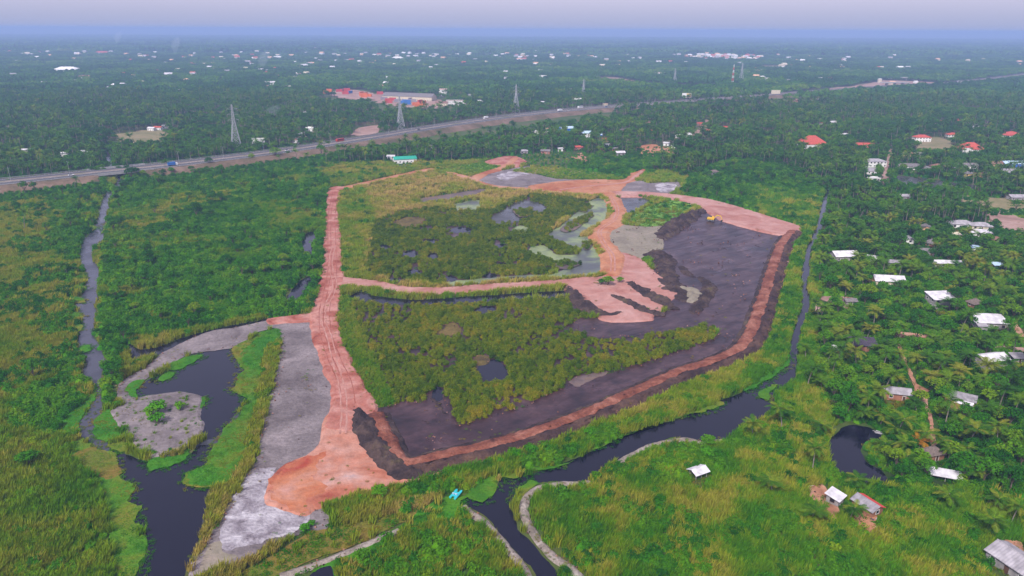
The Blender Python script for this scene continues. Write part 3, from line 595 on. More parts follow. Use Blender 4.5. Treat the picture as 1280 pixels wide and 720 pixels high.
ruts('wheel_rut', [(700, 238), (740, 233), (780, 229), (794, 221), (803, 214)], 'rut', (0,), 3.0, .63, 'pale lane across the orange clearing')

# ---- the dike round the basin: red crest and dark outer bank
DIKE = [(470, 520), (484, 550), (505, 580), (551, 572), (602, 561), (669, 542), (736, 517), (803, 487), (845, 468), (890, 453), (923, 438), (938, 418), (946, 396), (957, 365), (966, 335), (977, 306), (990, 290)]
dike = tag(empty('earth_dike', (0, 0, 0)), 'long earth dike with red crest and dark outer bank around the mud basin', 'dike', kind='structure')
dw = PP(DIKE)
v, f = strip(dw, [(-3.4, 0.0), (-2.6, .7), (-1.5, 1.35), (0, 1.55), (1.4, 1.5), (2.5, 1.3)], .8, 0, .9, 21, .22, .1)
obj('crest', mesh('crest', v, f, M['dikered'], smooth=True), dike)
v2, f2 = strip(dw, [(2.3, 1.28), (3.2, 1.35), (4.2, 1.1), (5.2, .75), (6.2, .45), (7.2, -.1)], .8, 0, .8, 31, .55, .1)
obj('outer_bank', mesh('outer_bank', v2, f2, M['brownbank'], smooth=True), dike)
k_ = 11; paint(np.vstack([v.reshape(-1, k_, 3)[:, 0, :2], v2.reshape(-1, k_, 3)[::-1, 10, :2]]), BARE)
v3, f3 = strip(dw, [(-5.0, -.05), (-4.3, .35), (-3.4, .45), (-2.6, .7)], .8, 0, .6, 41, .3, .1)
obj('wet_toe', mesh('wet_toe', v3, f3, M['dark'], smooth=True), dike)

# ---- dark spoil heaps
ridge('spoil_heap', [(444, 508), (452, 528), (464, 549), (484, 574), (506, 592), (540, 594)], [5, 7, 8, 8, 8, 6], 2.4, 'dark', 'dark spoil ridge with weeds between red road and basin', z0=.5, s=50)
ridge('spoil_heap', [(474, 512), (484, 530), (492, 552), (505, 572), (530, 577)], 3.0, .9, 'dark', 'low wet rim at the lower left corner of the basin', s=52)
ridge('spoil_heap', [(826, 300), (838, 288), (858, 274), (882, 262)], [14, 15, 14, 10], 3.4, 'dark', 'broad black spoil ridge at the top left of the basin', s=54, seg=1)
ridge('spoil_heap', [(806, 322), (818, 318), (830, 326), (836, 340)], [9, 14, 14, 9], 3.0, 'dark', 'rounded black spoil heap beside the grey sand', s=56, seg=1)
ridge('spoil_heap', [(828, 330), (836, 352), (848, 368), (862, 378)], [9, 12, 13, 10], 2.4, 'dark', 'black spoil bank running along the pink pad', s=58, seg=1)
ridge('spoil_heap', [(781, 352), (800, 362), (822, 374), (846, 386)], [5, 7, 9, 9], 2.2, 'dark', 'long dark finger of spoil across the pink pad', s=60, z0=.4)
ridge('spoil_heap', [(762, 369), (784, 378), (806, 388), (832, 394)], [4, 5, 6, 7], 1.8, 'dark', 'lower dark finger of spoil across the pink pad', s=62, z0=.4)
ridge('spoil_heap', [(708, 357), (720, 371), (732, 384), (752, 393), (780, 392)], [6, 8, 9, 8, 5], 2.2, 'dark', 'dark spoil bank at the left rim of the pink pad', s=64, z0=.2)
ridge('spoil_heap', [(851, 332), (858, 341), (868, 347)], [5, 6, 5], 1.2, 'dark', 'small black spoil heap standing in the mud', s=66)
ridge('spoil_heap', [(874, 346), (886, 358), (880, 374), (864, 394)], [6, 8, 8, 6], 1.8, 'dark', 'curved dark spoil bank standing in the mud', s=68)
ridge('spoil_heap', [(842, 364), (856, 362), (868, 368), (864, 380)], [6, 9, 9, 6], 1.6, 'sand', 'light brown heap among the black spoil', s=70)
ridge('spoil_heap', [(536, 494), (546, 505), (560, 520)], [1.5, 2.2, 1.5], .5, 'dark', 'thin ridge of mud at the thicket inlet', s=72)
for k in range(26):   # lumps of mud left lying in the basin
    t = random.random()
    if k < 16: x, y = 835 + 130 * random.random(), 285 + 120 * random.random()
    else: x, y = 500 + 60 * random.random(), 515 + 60 * random.random()
    p = P(x, y)
    if cover(np.array([p[0]]), np.array([p[1]]))[0] != BARE: continue
    L = 2 + 3 * random.random(); a = random.uniform(-.6, .6) + .9
    px2 = [(x, y), (x + 5 * math.cos(a), y + 2.5 * math.sin(a)), (x + 9 * math.cos(a), y + 5 * math.sin(a))]
    ridge('mud_lump', px2, .7 + .5 * random.random(), .3, 'dark', 'low streak of dug mud lying on the basin floor', 'mud', s=300 + k, cls=None, seg=.5)['group'] = 'mud streaks on the basin floor'

# ---- dry grey footpaths / banks at the bottom
def bank(px, w, label, s):
    v, f = strip(PP(px), [(-w / 2 - .5, 0.0), (-w / 2, .45), (0, .6), (w / 2, .45), (w / 2 + .5, 0.0)], .8, .05, .45, s, .2, .2)
    tag(obj('footpath', mesh('footpath', v, f, M['drypath'], smooth=True)), label, 'path', kind='structure')
    q = v.reshape(-1, 9, 3); paint(np.vstack([q[:, 0, :2], q[::-1, 8, :2]]), BARE)
bank([(738, 604), (715, 606), (700, 606), (672, 611), (656, 626), (655, 643), (668, 668), (690, 696), (720, 718), (780, 790)], 1.5, 'pale dry footpath along the right bank of the dark river', 140)
bank([(579, 634), (590, 643), (603, 652), (628, 678), (655, 713), (680, 760)], 1.3, 'pale dry footpath along the left bank of the dark river', 150)
bank([(350, 722), (400, 705), (450, 685), (480, 672), (499, 664)], 1.5, 'grey footpath between the two weed fields', 160)
bank([(902, 551), (880, 555), (855, 550), (820, 556), (795, 567), (770, 580)], 1.2, 'dry edge along the upper right bank of the dark river', 170)

# ---- bare lanes and yards on the settled side
M['lane'] = earth('lane', [(.26, .12, .07), (.36, .18, .11), (.42, .25, .18)], .1, .6)
for k, (pp, m, lb) in enumerate([
    ([(1112, 186), (1116, 187), (1109, 220), (1107, 234), (1101, 234), (1105, 215)], 'soilpink', 'straight beige lane beside the white two-storey house'),
    ([(1117, 415), (1140, 417), (1164, 420), (1164, 425), (1140, 425), (1118, 421)], 'lane', 'reddish lane in the palm grove'),
    ([(1120, 430), (1124, 430), (1132, 450), (1142, 472), (1146, 480), (1156, 486), (1162, 489), (1152, 496), (1144, 490), (1140, 478), (1128, 452)], 'lane', 'red footpath running down between the palms'),
    ([(1150, 497), (1158, 500), (1168, 540), (1170, 556), (1158, 556), (1162, 535)], 'lane', 'red yard path above the thatched hut'),
    ([(1062, 388), (1066, 373), (1030 - 4, 372), (1030, 392), (1018, 392), (1020, 374)], 'soilpink', 'small sandy clearing beside the canal'),
    ([(1070, 640), (1084, 636), (1096, 645), (1095, 664), (1084, 668), (1072, 655)], 'orange', 'orange earth yard in front of the red-roofed hut'),
    ([(1008, 612), (1030, 608), (1040, 622), (1052, 650), (1040, 650), (1022, 632)], 'lane', 'trampled yard beside the white square roof'),
    ([(1236, 690), (1256, 676), (1276, 680), (1280, 690), (1260, 694)], 'lane', 'earth yard behind the house at the lower right corner'),
    ([(1262, 405), (1270, 404), (1282, 422), (1290, 430), (1280, 432)], 'lane', 'reddish lane at the right edge'),
    ([(1246, 433), (1280, 436), (1300, 438), (1300, 442), (1246, 437)], 'soilpink', 'pale lane at the right edge'),
    ([(1235, 268), (1251, 262), (1275, 270), (1300, 276), (1300, 294), (1256, 288), (1240, 278)], 'soilpink', 'bare pink earth field at the right edge'),
    ([(1254, 264), (1262, 260), (1300, 266), (1300, 276), (1272, 273)], 'field', 'green strip beside the bare pink field'),
    ([(1162, 241), (1200, 244), (1300, 252), (1300, 262), (1240, 262), (1200, 252)], 'dryfield', 'dry field below the grey pond'),
    ([(797, 184), (815, 181), (842, 187), (846, 196), (824, 198), (802, 193)], 'orange', 'bare orange earth around the small white huts'),
    ([(838, 198), (850, 196), (852, 206), (842, 208)], 'soilpink', 'pale lane by the orange earth'),
    ([(716, 196), (730, 192), (735, 205), (722, 206)], 'lane', 'bare brown bank behind the dry field'),
    ([(1132, 176), (1180, 172), (1192, 188), (1170, 194), (1150, 190)], 'dryfield', 'dry garden clearing left of the big red-roofed house'),
    ([(862, 172), (876, 160), (882, 150), (886, 150), (880, 170), (868, 178)], 'soilpink', 'pale yard beside the row of white roofs'),
    ([(462, 120), (486, 116), (545, 124), (560, 132), (540, 136), (505, 134), (478, 130)], 'soilpink', 'bare container yard in front of the long warehouse'),
    ([(405, 116), (440, 112), (466, 117), (464, 124), (430, 124)], 'soilpink', 'bare ground of the upper container yard'),
    ([(442, 162), (470, 157), (470, 167), (446, 170)], 'soilpink', 'bare clearing beside the highway'),
    ([(138, 170), (180, 163), (208, 164), (206, 175), (160, 179)], 'dryfield', 'dry brown field below the white villas'),
    ([(748, 97), (770, 97), (800, 102), (848, 108), (842, 111), (800, 106), (752, 101)], 'soilpink', 'long pale strip of bare sand far away'),
    ([(850, 106), (890, 106), (896, 110), (852, 111)], 'field', 'thin green field far away'),
    ([(985, 117), (1030, 112), (1070, 107), (1105, 101), (1125, 101), (1180, 104), (1215, 111), (1218, 116), (1150, 117), (1100, 118), (1050, 119)], 'soilpink', 'broad bare earthworks of the highway interchange'),
    ([(1234, 107), (1262, 103), (1300, 103), (1300, 108), (1262, 110), (1240, 110)], 'soilpink', 'bare pink field beyond the interchange'),
    ([(950, 83), (975, 82), (984, 86), (955, 87)], 'dryfield', 'thin brown field far away'),
    ([(1060, 600), (1062, 598), (1085, 605), (1120, 660), (1115, 660), (1080, 612)], 'weedbright', 'green grass bank below the crescent pond'),
    ([(1076, 558), (1084, 553), (1098, 552), (1100, 578), (1104, 588), (1088, 580)], 'weedbright', 'short green grass inside the crescent pond'),
]):
    sheet('bare_patch' if m not in ('field', 'dryfield', 'weedbright') else 'grass_patch', pp, m, lb, 'ground', GRASS if m in ('field', 'weedbright') else SPARSE if k in (13, 14, 15, 16, 17, 20, 21) else BARE, .8 if k < 10 else 2.6, s=200 + k)

# low growth kept on the near side of what the photograph shows open
for pp in ([(1114, 229), (1160, 234), (1226, 238), (1232, 252), (1160, 250), (1114, 247)], [(1160, 250), (1240, 262), (1300, 262), (1300, 268), (1235, 270), (1160, 256)], [(1236, 280), (1258, 288), (1300, 294), (1300, 308), (1256, 300), (1236, 290)], [(1098, 232), (1110, 232), (1108, 244), (1098, 244)], [(796, 192), (848, 197), (850, 205), (796, 201)],
           [(980, 118), (1100, 118), (1220, 116), (1225, 121), (1100, 124), (980, 124)], [(746, 101), (800, 107), (850, 111), (850, 115), (800, 112), (746, 106)], [(1232, 109), (1300, 109), (1300, 113), (1232, 113)], [(462, 128), (505, 134), (562, 133), (562, 142), (505, 143), (462, 138)], [(403, 122), (470, 124), (470, 131), (403, 130)], [(136, 177), (208, 174), (208, 182), (136, 186)], [(440, 168), (472, 165), (472, 173), (440, 176)], [(1130, 190), (1192, 190), (1192, 197), (1130, 197)], [(714, 204), (736, 204), (736, 211), (714, 211)]):
    area(pp, LOWSCRUB, 2)

# mangrove clumps standing in the algae marsh, 
for pp in ([(700, 286), (718, 276), (738, 266), (742, 272), (724, 284), (708, 292)], [(716, 262), (732, 256), (742, 258), (730, 266)], [(690, 330), (712, 326), (726, 330), (714, 337), (698, 337)], [(726, 304), (738, 302), (741, 310), (730, 313)], [(640, 262), (662, 262), (672, 268), (650, 272)]):
    sheet('thicket_floor', pp, 'brownmud', 'muddy clump of mangrove standing in the pale marsh', 'ground', MANG, 1.2, s=260)['group'] = 'mangrove clumps in the pale marsh'
# ------------------------------------------------------------------ highway on its embankment
HZ = 5.0
HW = [(-90, 235), (-40, 231), (0, 227.5), (60, 221.5), (130, 214), (200, 207), (260, 200), (330, 191.5), (400, 181.5), (480, 169), (560, 156), (640, 145), (720, 136.5), (790, 131), (850, 127), (910, 122), (970, 117.5), (1040, 112), (1110, 107.5), (1200, 102), (1280, 93), (1340, 85)]
hwp = PP(HW, HZ); hwc = smooth_open(hwp, 8.0)
bi = int(np.argmin(np.linalg.norm(hwc - P(141, 213, HZ)[:2], axis=1)))
EMB = [(-28, 0), (-19, 4.0), (-16, 4.8), (16, 4.8), (19, 4.3), (27, 0)]
for part, lb in ((hwc[:bi - 1], 'left of the river'), (hwc[bi + 2:], 'right of the river')):
    v, f = strip(part, EMB, 8.0, 0, .8, 61)
    tag(obj('highway_embankment', mesh('highway_embankment', v, f, M['embank'])), 'brown earth embankment carrying the highway ' + lb, 'embankment', kind='structure')
    q = v.reshape(-1, len(EMB), 3); dd = q[:, -1, :2] - q[:, 0, :2]; paint(np.vstack([q[:, -1, :2], (q[:, -1, :2] + dd * np.clip(.75 * (q[:, -1, 1] / 700) ** 1.5, .75, 4.0)[:, None])[::-1]]), SPARSE if lb == 'x' else LOWSCRUB); paint(np.vstack([q[:, 0, :2], q[::-1, -1, :2]]), BARE)
area([(770, 140), (850, 134), (955, 126), (955, 131), (850, 140), (780, 146)], FOREST, 3)
for a, b, lb in ((-13.5, -2.2, 'far'), (2.2, 13.5, 'near')):
    v, f = strip(hwc, [(a, HZ), (b, HZ)], 8.0)
    cw = obj('highway', mesh('highway', v, f, M['asphalt'])); tag(cw, 'grey asphalt %s carriageway of the highway' % lb, 'highway', kind='structure')
    for o_ in (a + .6, b - .6):
        v, f = strip(hwc, [(o_ - .12, HZ + .006), (o_ + .12, HZ + .006)], 8.0); obj('edge_line', mesh('edge_line', v, f, M['wpaint']), cw)
v, f = strip(hwc, [(-2.2, HZ - .02), (-2.0, HZ + .25), (2.0, HZ + .25), (2.2, HZ - .02)], 8.0)
tag(obj('median', mesh('median', v, f, M['verge'])), 'raised earth median between the highway carriageways', 'median', kind='structure')
for o_, lb in ((-15, 'far'), (15, 'near')):
    g = tag(empty('guard_rail', (0, 0, 0)), 'steel guard rail on the %s edge of the highway' % lb, 'guard rail')
    v, f = strip(hwc[:140], [(o_ - .06, HZ + .45), (o_ - .06, HZ + .8), (o_ + .06, HZ + .8), (o_ + .06, HZ + .45)], 8.0); obj('rail', mesh('rail', v, f, M['steel']), g)
    mb = MB(); t = np.gradient(hwc, axis=0); t /= np.linalg.norm(t, axis=1)[:, None]
    for i in range(0, 140): p = hwc[i] + np.array([t[i][1], -t[i][0]]) * o_; mb.box((p[0], p[1], HZ + .2), (.15, .15, .9))
    mb.build('posts', M['steel'], g)['kind'] = 'stuff'
# bridge over the river
bd = hwc[bi + 2] - hwc[bi - 2]; ba = math.atan2(bd[1], bd[0]); L = 46.0
br = tag(empty('road_bridge', (*hwc[bi], 0), ba), 'concrete highway bridge over the grey river', 'bridge')
MB().box((4, 0, HZ - .62), (L, 31.5, .9)).build('deck', M['concrete'], br)
for s_ in (-1, 1):
    MB().box((4, s_ * 15.6, HZ + .45), (L, .3, 1.0)).build('parapet', M['concrete'], br)
    MB().box((4 + s_ * 19, 0, 1.3), (2.0, 30, 2.8)).build('abutment', M['concrete'], br)
for x in (-4, 4, 12):
    mb = MB()
    mb.box((x, 0, 2.2), (1.0, 27, .7))
    for y in (-10, -3.4, 3.4, 10): mb.bar((x, y, -.5), (x, y, 2.0), .5, n=8)
    mb.build('pier', M['concrete'], br)
# overpass decks of the interchange
for x, y, L, a, lb in ((1118, 107, 70, .2, 'concrete overpass deck in the middle of the interchange earthworks'), (1140, 100.5, 60, .1, 'concrete overpass at the far side of the interchange')):
    o = P(x, y); r = tag(empty('overpass', o, a), lb, 'overpass')
    MB().box((0, 0, 6.6), (L, 12, 1.2)).build('deck', M['concrete'], r)
    for k in (-.3, 0, .3): MB().box((k * L, 0, 3), (1.4, 9, 6)).build('pier', M['greywall'], r)
    for s_ in (-1, 1): MB().box((0, s_ * 5.8, 7.7), (L, .3, 1.0)).build('parapet', M['concrete'], r)
v, f = strip(PP([(930, 118), (985, 108), (1040, 101), (1100, 103), (1150, 106)]), [(-6, .5), (6, .5)], 12.0, .2)
tag(obj('slip_road', mesh('slip_road', v, f, M['asphalt'])), 'grey slip road curving behind the interchange', 'road', kind='structure')

# lamp posts along the highway
def lamp():
    r = empty('street_lamp', (0, 0, 0)); mb = MB(); mb.bar((0, 0, 0), (0, 0, 10), .14, .09, 6); mb.build('pole', M['steel'], r)
    mb = MB()
    for s_ in (-1, 1): mb.bar((0, 0, 9.9), (0, s_ * 2.2, 10.5), .06, .05, 5)
    mb.build('arm', M['steel'], r)
    for s_ in (-1, 1): MB().box((0, s_ * 2.5, 10.5), (.3, .9, .15)).build('lantern', M['steel'], r)
    return r
lp = lamp(); tt = np.gradient(hwc, axis=0)
for k, i in enumerate(range(6, 150, 5)):
    if abs(i - bi) < 3: continue
    o = lp if k == 0 else copy_tree(lp)
    o.location = (*hwc[i], HZ + .2); o.rotation_euler = (0, 0, math.atan2(tt[i][1], tt[i][0]))
    tag(o, 'thin twin-arm lamp post on the highway median', 'street lamp', 'lamp posts along the highway median')

# vehicles on the highway
def vehicle(kind, m):
    r = empty({'car': 'car', 'truck': 'truck', 'bus': 'bus'}[kind], (0, 0, 0))
    if kind == 'car':
        MB().prism([(-2.1, .35), (2.1, .35), (2.15, .8), (1.0, .95), (-2.1, .98)], -.85, .85).build('body', m, r)
        MB().prism([(-1.7, .98), (.9, .95), (.3, 1.45), (-1.3, 1.5)], -.75, .75).build('cabin', M['glass'], r); wx = (-1.3, 1.35); wr = .33; wy = .8
    elif kind == 'bus':
        MB().prism([(-5, .5), (5, .5), (5, 2.4), (4.7, 3.1), (-5, 3.1)], -1.25, 1.25).build('body', m, r)
        for s_ in (-1, 1): MB().box((0, s_ * 1.26, 2.2), (8.8, .03, .8)).build('window', M['glass'], r)
        wx = (-3, 3.2); wr = .5; wy = 1.1
    else:
        MB().box((-1.2, 0, 2.1), (6.2, 2.4, 2.5)).build('cargo_box', m, r)
        cb = MB().prism([(2.2, .6), (4.1, .6), (4.1, 1.7), (3.7, 2.6), (2.2, 2.6)], -1.15, 1.15).build('cab', M['car1'], r)
        MB().box((3.95, 0, 2.05), (.12, 1.9, .7), ry=-.4).build('windscreen', M['glass'], cb)
        MB().box((-.2, 0, .7), (7.8, 1.0, .3)).build('chassis', M['rubber'], r); wx = (-3, -1.8, 3.1); wr = .5; wy = 1.0
    for x in wx:
        for s_ in (-1, 1): MB().bar((x, s_ * (wy - .12), wr), (x, s_ * (wy + .12), wr), wr, n=10).build('wheel', M['rubber'], r)
    return r
for k, (x, lane, kind, m, lb) in enumerate([(86, 1, 'car', 'car1', 'white car on the highway far left'), (215, 1, 'truck', 'bluebox', 'small blue truck on the highway just right of the bridge'), (352, 1, 'car', 'car1', 'white car passing the white billboard'),
        (425, -1, 'bus', 'car2', 'red bus on the far carriageway'), (520, 1, 'car', 'car4', 'dark car on the highway below the container yard'), (612, -1, 'truck', 'car1', 'white truck on the far carriageway'),
        (697, 1, 'truck', 'car1', 'white lorry on the near carriageway'), (706, 1, 'car', 'car1', 'white car just ahead of the white lorry'), (730, -1, 'bus', 'car1', 'white bus near the far white billboard'), (755, 1, 'car', 'car3', 'blue car near where the highway meets the palms')]):
    i = int(np.argmin([abs(to_px(np.array([[*q, HZ]]))[0][0] - x) for q in hwc])); t = tt[i] / np.linalg.norm(tt[i])
    p = hwc[i] + np.array([t[1], -t[0]]) * (lane * 6.0 + (1.7 if k % 2 else -1.7)); o = vehicle(kind, M[m])
    o.location = (*p, HZ + .005); o.rotation_euler = (0, 0, math.atan2(t[1], t[0]) + (0 if lane > 0 else math.pi)); tag(o, lb, kind)

# ------------------------------------------------------------------ billboards, pylons, masts
def billboard(x, y, w, h, H, m, post, lb, band=None):
    r = tag(empty('billboard', P(x, y), random.uniform(-.1, .1)), lb, 'billboard')
    for s_ in (-1, 1): MB().bar((s_ * w * .3, .3, 0), (s_ * w * .3, .3, H), .28, n=8).build('post', M[post], r)
    p = MB().box((0, 0, H + h / 2 - .5), (w, .35, h)).build('panel', M[m], r)
    MB().box((0, .4, H + h / 2 - .5), (w * .96, .25, h * .9)).build('frame', M['steel'], r)
    if band: MB().box((w * .22, -.2, H + h / 2 - .5), (w * .5, .06, h * .9)).build('poster_block', M[band], p)
billboard(324, 187.5, 13, 6, 7, 'wpaint', 'teal', 'white billboard on teal posts beside the highway')
billboard(721, 131.5, 15, 6.5, 6, 'wpaint', 'steel', 'white billboard behind the middle of the highway')
billboard(969, 121, 17, 7, 6, 'cream', 'steel', 'pale billboard near the start of the interchange')
billboard(858, 126, 17, 8, 6, 'wpaint', 'steel', 'white and yellow billboard where the highway meets the palms', 'yellow')
billboard(765, 128, 7, 4, 4, 'tinblue', 'steel', 'small blue sign beside the far highway')

def pylon(x, y, H, lb):
    r = tag(empty('pylon', P(x, y), .5), lb, 'pylon'); b = H * .11; wst = H * .62; tw = H * .022
    def wd(z): return b + (tw * 1.3 - b) * min(1, z / wst) if z < wst else tw * 1.3 + (tw * .4 - tw * 1.3) * (z - wst) / (H - wst)
    lev = [H * q for q in (0, .14, .27, .38, .47, .55, .62, .7, .78, .86, .94, 1)]
    for sx in (-1, 1):
        for sy in (-1, 1):
            mb = MB()
            for z0, z1 in zip(lev[:-1], lev[1:]): mb.bar((sx * wd(z0), sy * wd(z0), z0), (sx * wd(z1), sy * wd(z1), z1), .32, n=4, cap=False)
            mb.build('leg', M['steel'], r)
    mb = MB()
    for z0, z1 in zip(lev[:-1], lev[1:]):
        a, c = wd(z0), wd(z1)
        for s_ in (-1, 1):
            for q in ((1, 0), (0, 1)):
                A = lambda u, w_, z: ((u * w_, s_ * w_, z) if q[0] else (s_ * w_, u * w_, z))
                mb.bar(A(-1, a, z0), A(1, c, z1), .2, n=3, cap=False); mb.bar(A(1, a, z0), A(-1, c, z1), .2, n=3, cap=False); mb.bar(A(-1, c, z1), A(1, c, z1), .2, n=3, cap=False)
    mb.build('bracing', M['steel'], r)['kind'] = 'stuff'
    for z in (.66, .78, .9):
        c = MB(); z *= H; a = H * .115
        for s_ in (-1, 1):
            c.bar((s_ * wd(z), 0, z), (s_ * a, 0, z + .3), .16, n=4); c.bar((s_ * wd(z), 0, z + 2.2), (s_ * a, 0, z + .3), .12, n=4)
        arm = c.build('crossarm', M['steel'], r)
        for s_ in (-1, 1): MB().bar((s_ * a, 0, z + .2), (s_ * a, 0, z - 2.2), .14, n=5).build('insulator', M['greywall'], arm)
pylon(296, 187, 46, 'tall steel lattice pylon left of the white billboard')
pylon(501, 163, 42, 'steel lattice pylon below the container yard')
pylon(645, 141, 42, 'steel lattice pylon behind the middle of the highway')
pylon(729, 122, 34, 'faint steel pylon beyond the white billboard')
pylon(843, 105, 36, 'faint steel pylon beyond the pale sand strip')
pylon(926, 103, 46, 'faint distant pylon right of the tall mast')
mr = tag(empty('radio_mast', P(915, 108)), 'tall red and white radio mast in the far woodland', 'mast')
for k in range(8):
    mb = MB(); z0, z1 = k * 6, k * 6 + 6; w0, w1 = 2.4 - k * .26, 2.4 - (k + 1) * .26
    for s_, u in ((-1, -1), (1, -1), (1, 1), (-1, 1)): mb.bar((s_ * w0, u * w0, z0), (s_ * w1, u * w1, z1), .24, n=4); mb.bar((s_ * w0, u * w0, z0), (-s_ * w1, u * w1, z1), .15, n=3)
    mb.build('section', M['car1' if k % 2 else 'tinred'], mr)

# ------------------------------------------------------------------ houses
HOUSES = []      # footprints kept free of trees: x, y, radius
def corr(mb, L, x0, z0, x1, z1, m=0, step=None):
    """a corrugated sheet: L along y, from (x0,z0) at the eave to (x1,z1) at the ridge"""
    step = step or max(.35, L / 60); n = max(4, int(L / step)); v = []
    for i in range(n + 1):
        y = -L / 2 + L * i / n; d = .05 if i % 2 else -.02
        v += [(x0, y, z0 + d), (x1, y, z1 + d)]
    mb.add(v, [(2 * i, 2 * i + 1, 2 * i + 3, 2 * i + 2) for i in range(n)], m)
    mb.add([(x0, -L / 2, z0 - .08), (x1, -L / 2, z1 - .08), (x1, L / 2, z1 - .08), (x0, L / 2, z0 - .08)], [(0, 1, 2, 3)], m)
    for i in range(n): a = len(mb.v)

def openings(par, L, W, H, storeys, wm, detail, seed):
    """windows and doors set into each wall: frame proud, pane recessed in it"""
    rr = random.Random(seed); fl = H / storeys
    for side in range(4):
        ln = L if side % 2 == 0 else W; off = W / 2 if side % 2 == 0 else L / 2
        n = max(1, int(ln / 3.2)); ang = (0, math.pi / 2, math.pi, -math.pi / 2)[side]
        for st in range(storeys):
            for k in range(n):
                u = (k + .5) / n * ln - ln / 2; door = st == 0 and side in (0, 2) and k == n // 2
                w, h, z = (1.0, 2.0, 1.02) if door else (1.2, 1.1, st * fl + 1.55)
                R_ = Matrix.Rotation(ang, 3, 'Z'); c = R_ @ Vector((u, -off, z)); t = .08
                mb = MB()
                for du, dz, sx, sz in ((0, h / 2, w + .16, .1), (0, -h / 2, w + .16, .1), (-w / 2, 0, .1, h), (w / 2, 0, .1, h)):
                    mb.box(c + R_ @ Vector((du, -.03, dz)), (sx, t, sz), ang)
                fr = mb.build('door' if door else 'window', M['wpaint' if rr.random() < .5 else 'door'], par)
                if detail: MB().box(c + R_ @ Vector((0, -.006, 0)), (w - .02, .03, h - .02), ang).build('leaf' if door else 'pane', M['door' if door else 'glass'], fr)

def house(x, y, wpx, lb, roof='tingrey', wall='greywall', kind='gable', a=0.0, asp=.62, H=3.0, pit=.42, st=1, cat='house', name='house', roof2=None, detail=True, annex=None, keep=None, open_=False):
    """x,y: pixel of its foot; wpx: its width in the photograph; a: turn of its long side"""
    p = P(x, y); d = np.linalg.norm(p - CAMP); wid = wpx / FPX * d
    L = wid / (abs(math.cos(a)) + asp * abs(math.sin(a))); W = L * asp; H = H * (1 + .75 * (st - 1))
    r = tag(empty(name, (p[0], p[1], 0), a), lb, cat)
    ov = .5; rh = W / 2 * pit
    # long side runs along x: gable profile lies in y,z
    def tr(vs): return [(q[1], q[0], q[2]) for q in vs]
    wb = MB()
    if open_:
        for sx in (-1, 0, 1):
            for sy in (-1, 1): wb.box((sx * (L / 2 - .2), sy * (W / 2 - .2), H / 2), (.18, .18, H))
        wb.box((0, W / 2 - .1, H * .4), (L - .4, .08, H * .8)); wb.build('frame', M[wall], r)
    else:
        if kind == 'gable': poly = [(-W / 2, 0), (W / 2, 0), (W / 2, H), (0, H + rh), (-W / 2, H)]
        elif kind == 'shed': poly = [(-W / 2, 0), (W / 2, 0), (W / 2, H + W * pit * .45), (-W / 2, H)]
        else: poly = [(-W / 2, 0), (W / 2, 0), (W / 2, H), (-W / 2, H)]
        t = MB().prism(poly, -L / 2, L / 2); t.v = tr(t.v); t.f = [q[::-1] for q in t.f]; t.build('wall', M[wall], r)
        openings(r, L, W, H, st, wall, detail, hash(lb) & 0xfff if False else int(x * 7 + y))
    if kind == 'gable':
        for s_ in (-1, 1):
            mb = MB(); corr(mb, L + 2 * ov, s_ * (W / 2 + ov), H - ov * pit + .12, 0, H + rh + .12); mb.v = tr(mb.v)
            mb.build('roof_slope', M[roof if s_ < 0 or not roof2 else roof2], r)
        MB().bar((-L / 2 - ov, 0, H + rh + .14), (L / 2 + ov, 0, H + rh + .14), .14, n=6).build('ridge_cap', M[roof], r)
    elif kind == 'shed':
        mb = MB(); corr(mb, L + 2 * ov, -W / 2 - ov, H - ov * pit * .45 + .1, W / 2 + ov, H + (W + ov) * pit * .45 + .1); mb.v = tr(mb.v); mb.build('roof_slope', M[roof], r)
    elif kind == 'hip':
        e = ov; hl = max(.2, L / 2 - W / 2); z0 = H - .1; z1 = H + rh + .1
        A, B, C_, D = (-L / 2 - e, -W / 2 - e, z0), (L / 2 + e, -W / 2 - e, z0), (L / 2 + e, W / 2 + e, z0), (-L / 2 - e, W / 2 + e, z0); E, F = (-hl, 0, z1), (hl, 0, z1)
        for poly in ((A, B, F, E), (C_, D, E, F), (B, C_, F), (D, A, E)):
            lo = [(q[0], q[1], q[2] - .12) for q in poly]; n = len(poly)
            MB().add(list(poly) + lo, [tuple(range(n)), tuple(range(n, 2 * n))[::-1]] + [(i, n + i, n + (i + 1) % n, (i + 1) % n) for i in range(n)]).build('roof_slope', M[roof if not roof2 or poly[0] != A else roof2], r)
        MB().bar(E, F, .15, n=6).build('ridge_cap', M[roof], r)
    else:
        MB().box((0, 0, H + .12), (L + .5, W + .5, .22)).build('roof', M[roof], r)
        for s_ in (-1, 1):
            MB().box((0, s_ * (W / 2 + .12), H + .42), (L + .48, .2, .4)).build('parapet', M[wall], r)
    if annex:
        ax, ay, al, aw, ah, am = annex
        MB().box((ax * L, ay * W, ah / 2), (al * L, aw * W, ah)).build('annex_wall', M[wall], r)
        mb = MB(); corr(mb, al * L + .5, ay * W - aw * W / 2 - .3, ah + .05, ay * W + aw * W / 2 + .3, ah + .6); mb.v = [(q[1] + ax * L, q[0], q[2]) for q in mb.v]; mb.build('annex_roof', M[am], r)
    k = max(L, W) / 2 + .6 if keep is None else keep
    HOUSES.append((p[0], p[1], k))
    ap = p[1] / 27; n_ = max(2, int(ap / (k * .7)))
    for j in range(1, n_ + 1): e = ap * j / n_; HOUSES.append((p[0] * (1 - e / p[1]), p[1] - e, k * (1 - .35 * j / n_)))
    return r

H_ = house
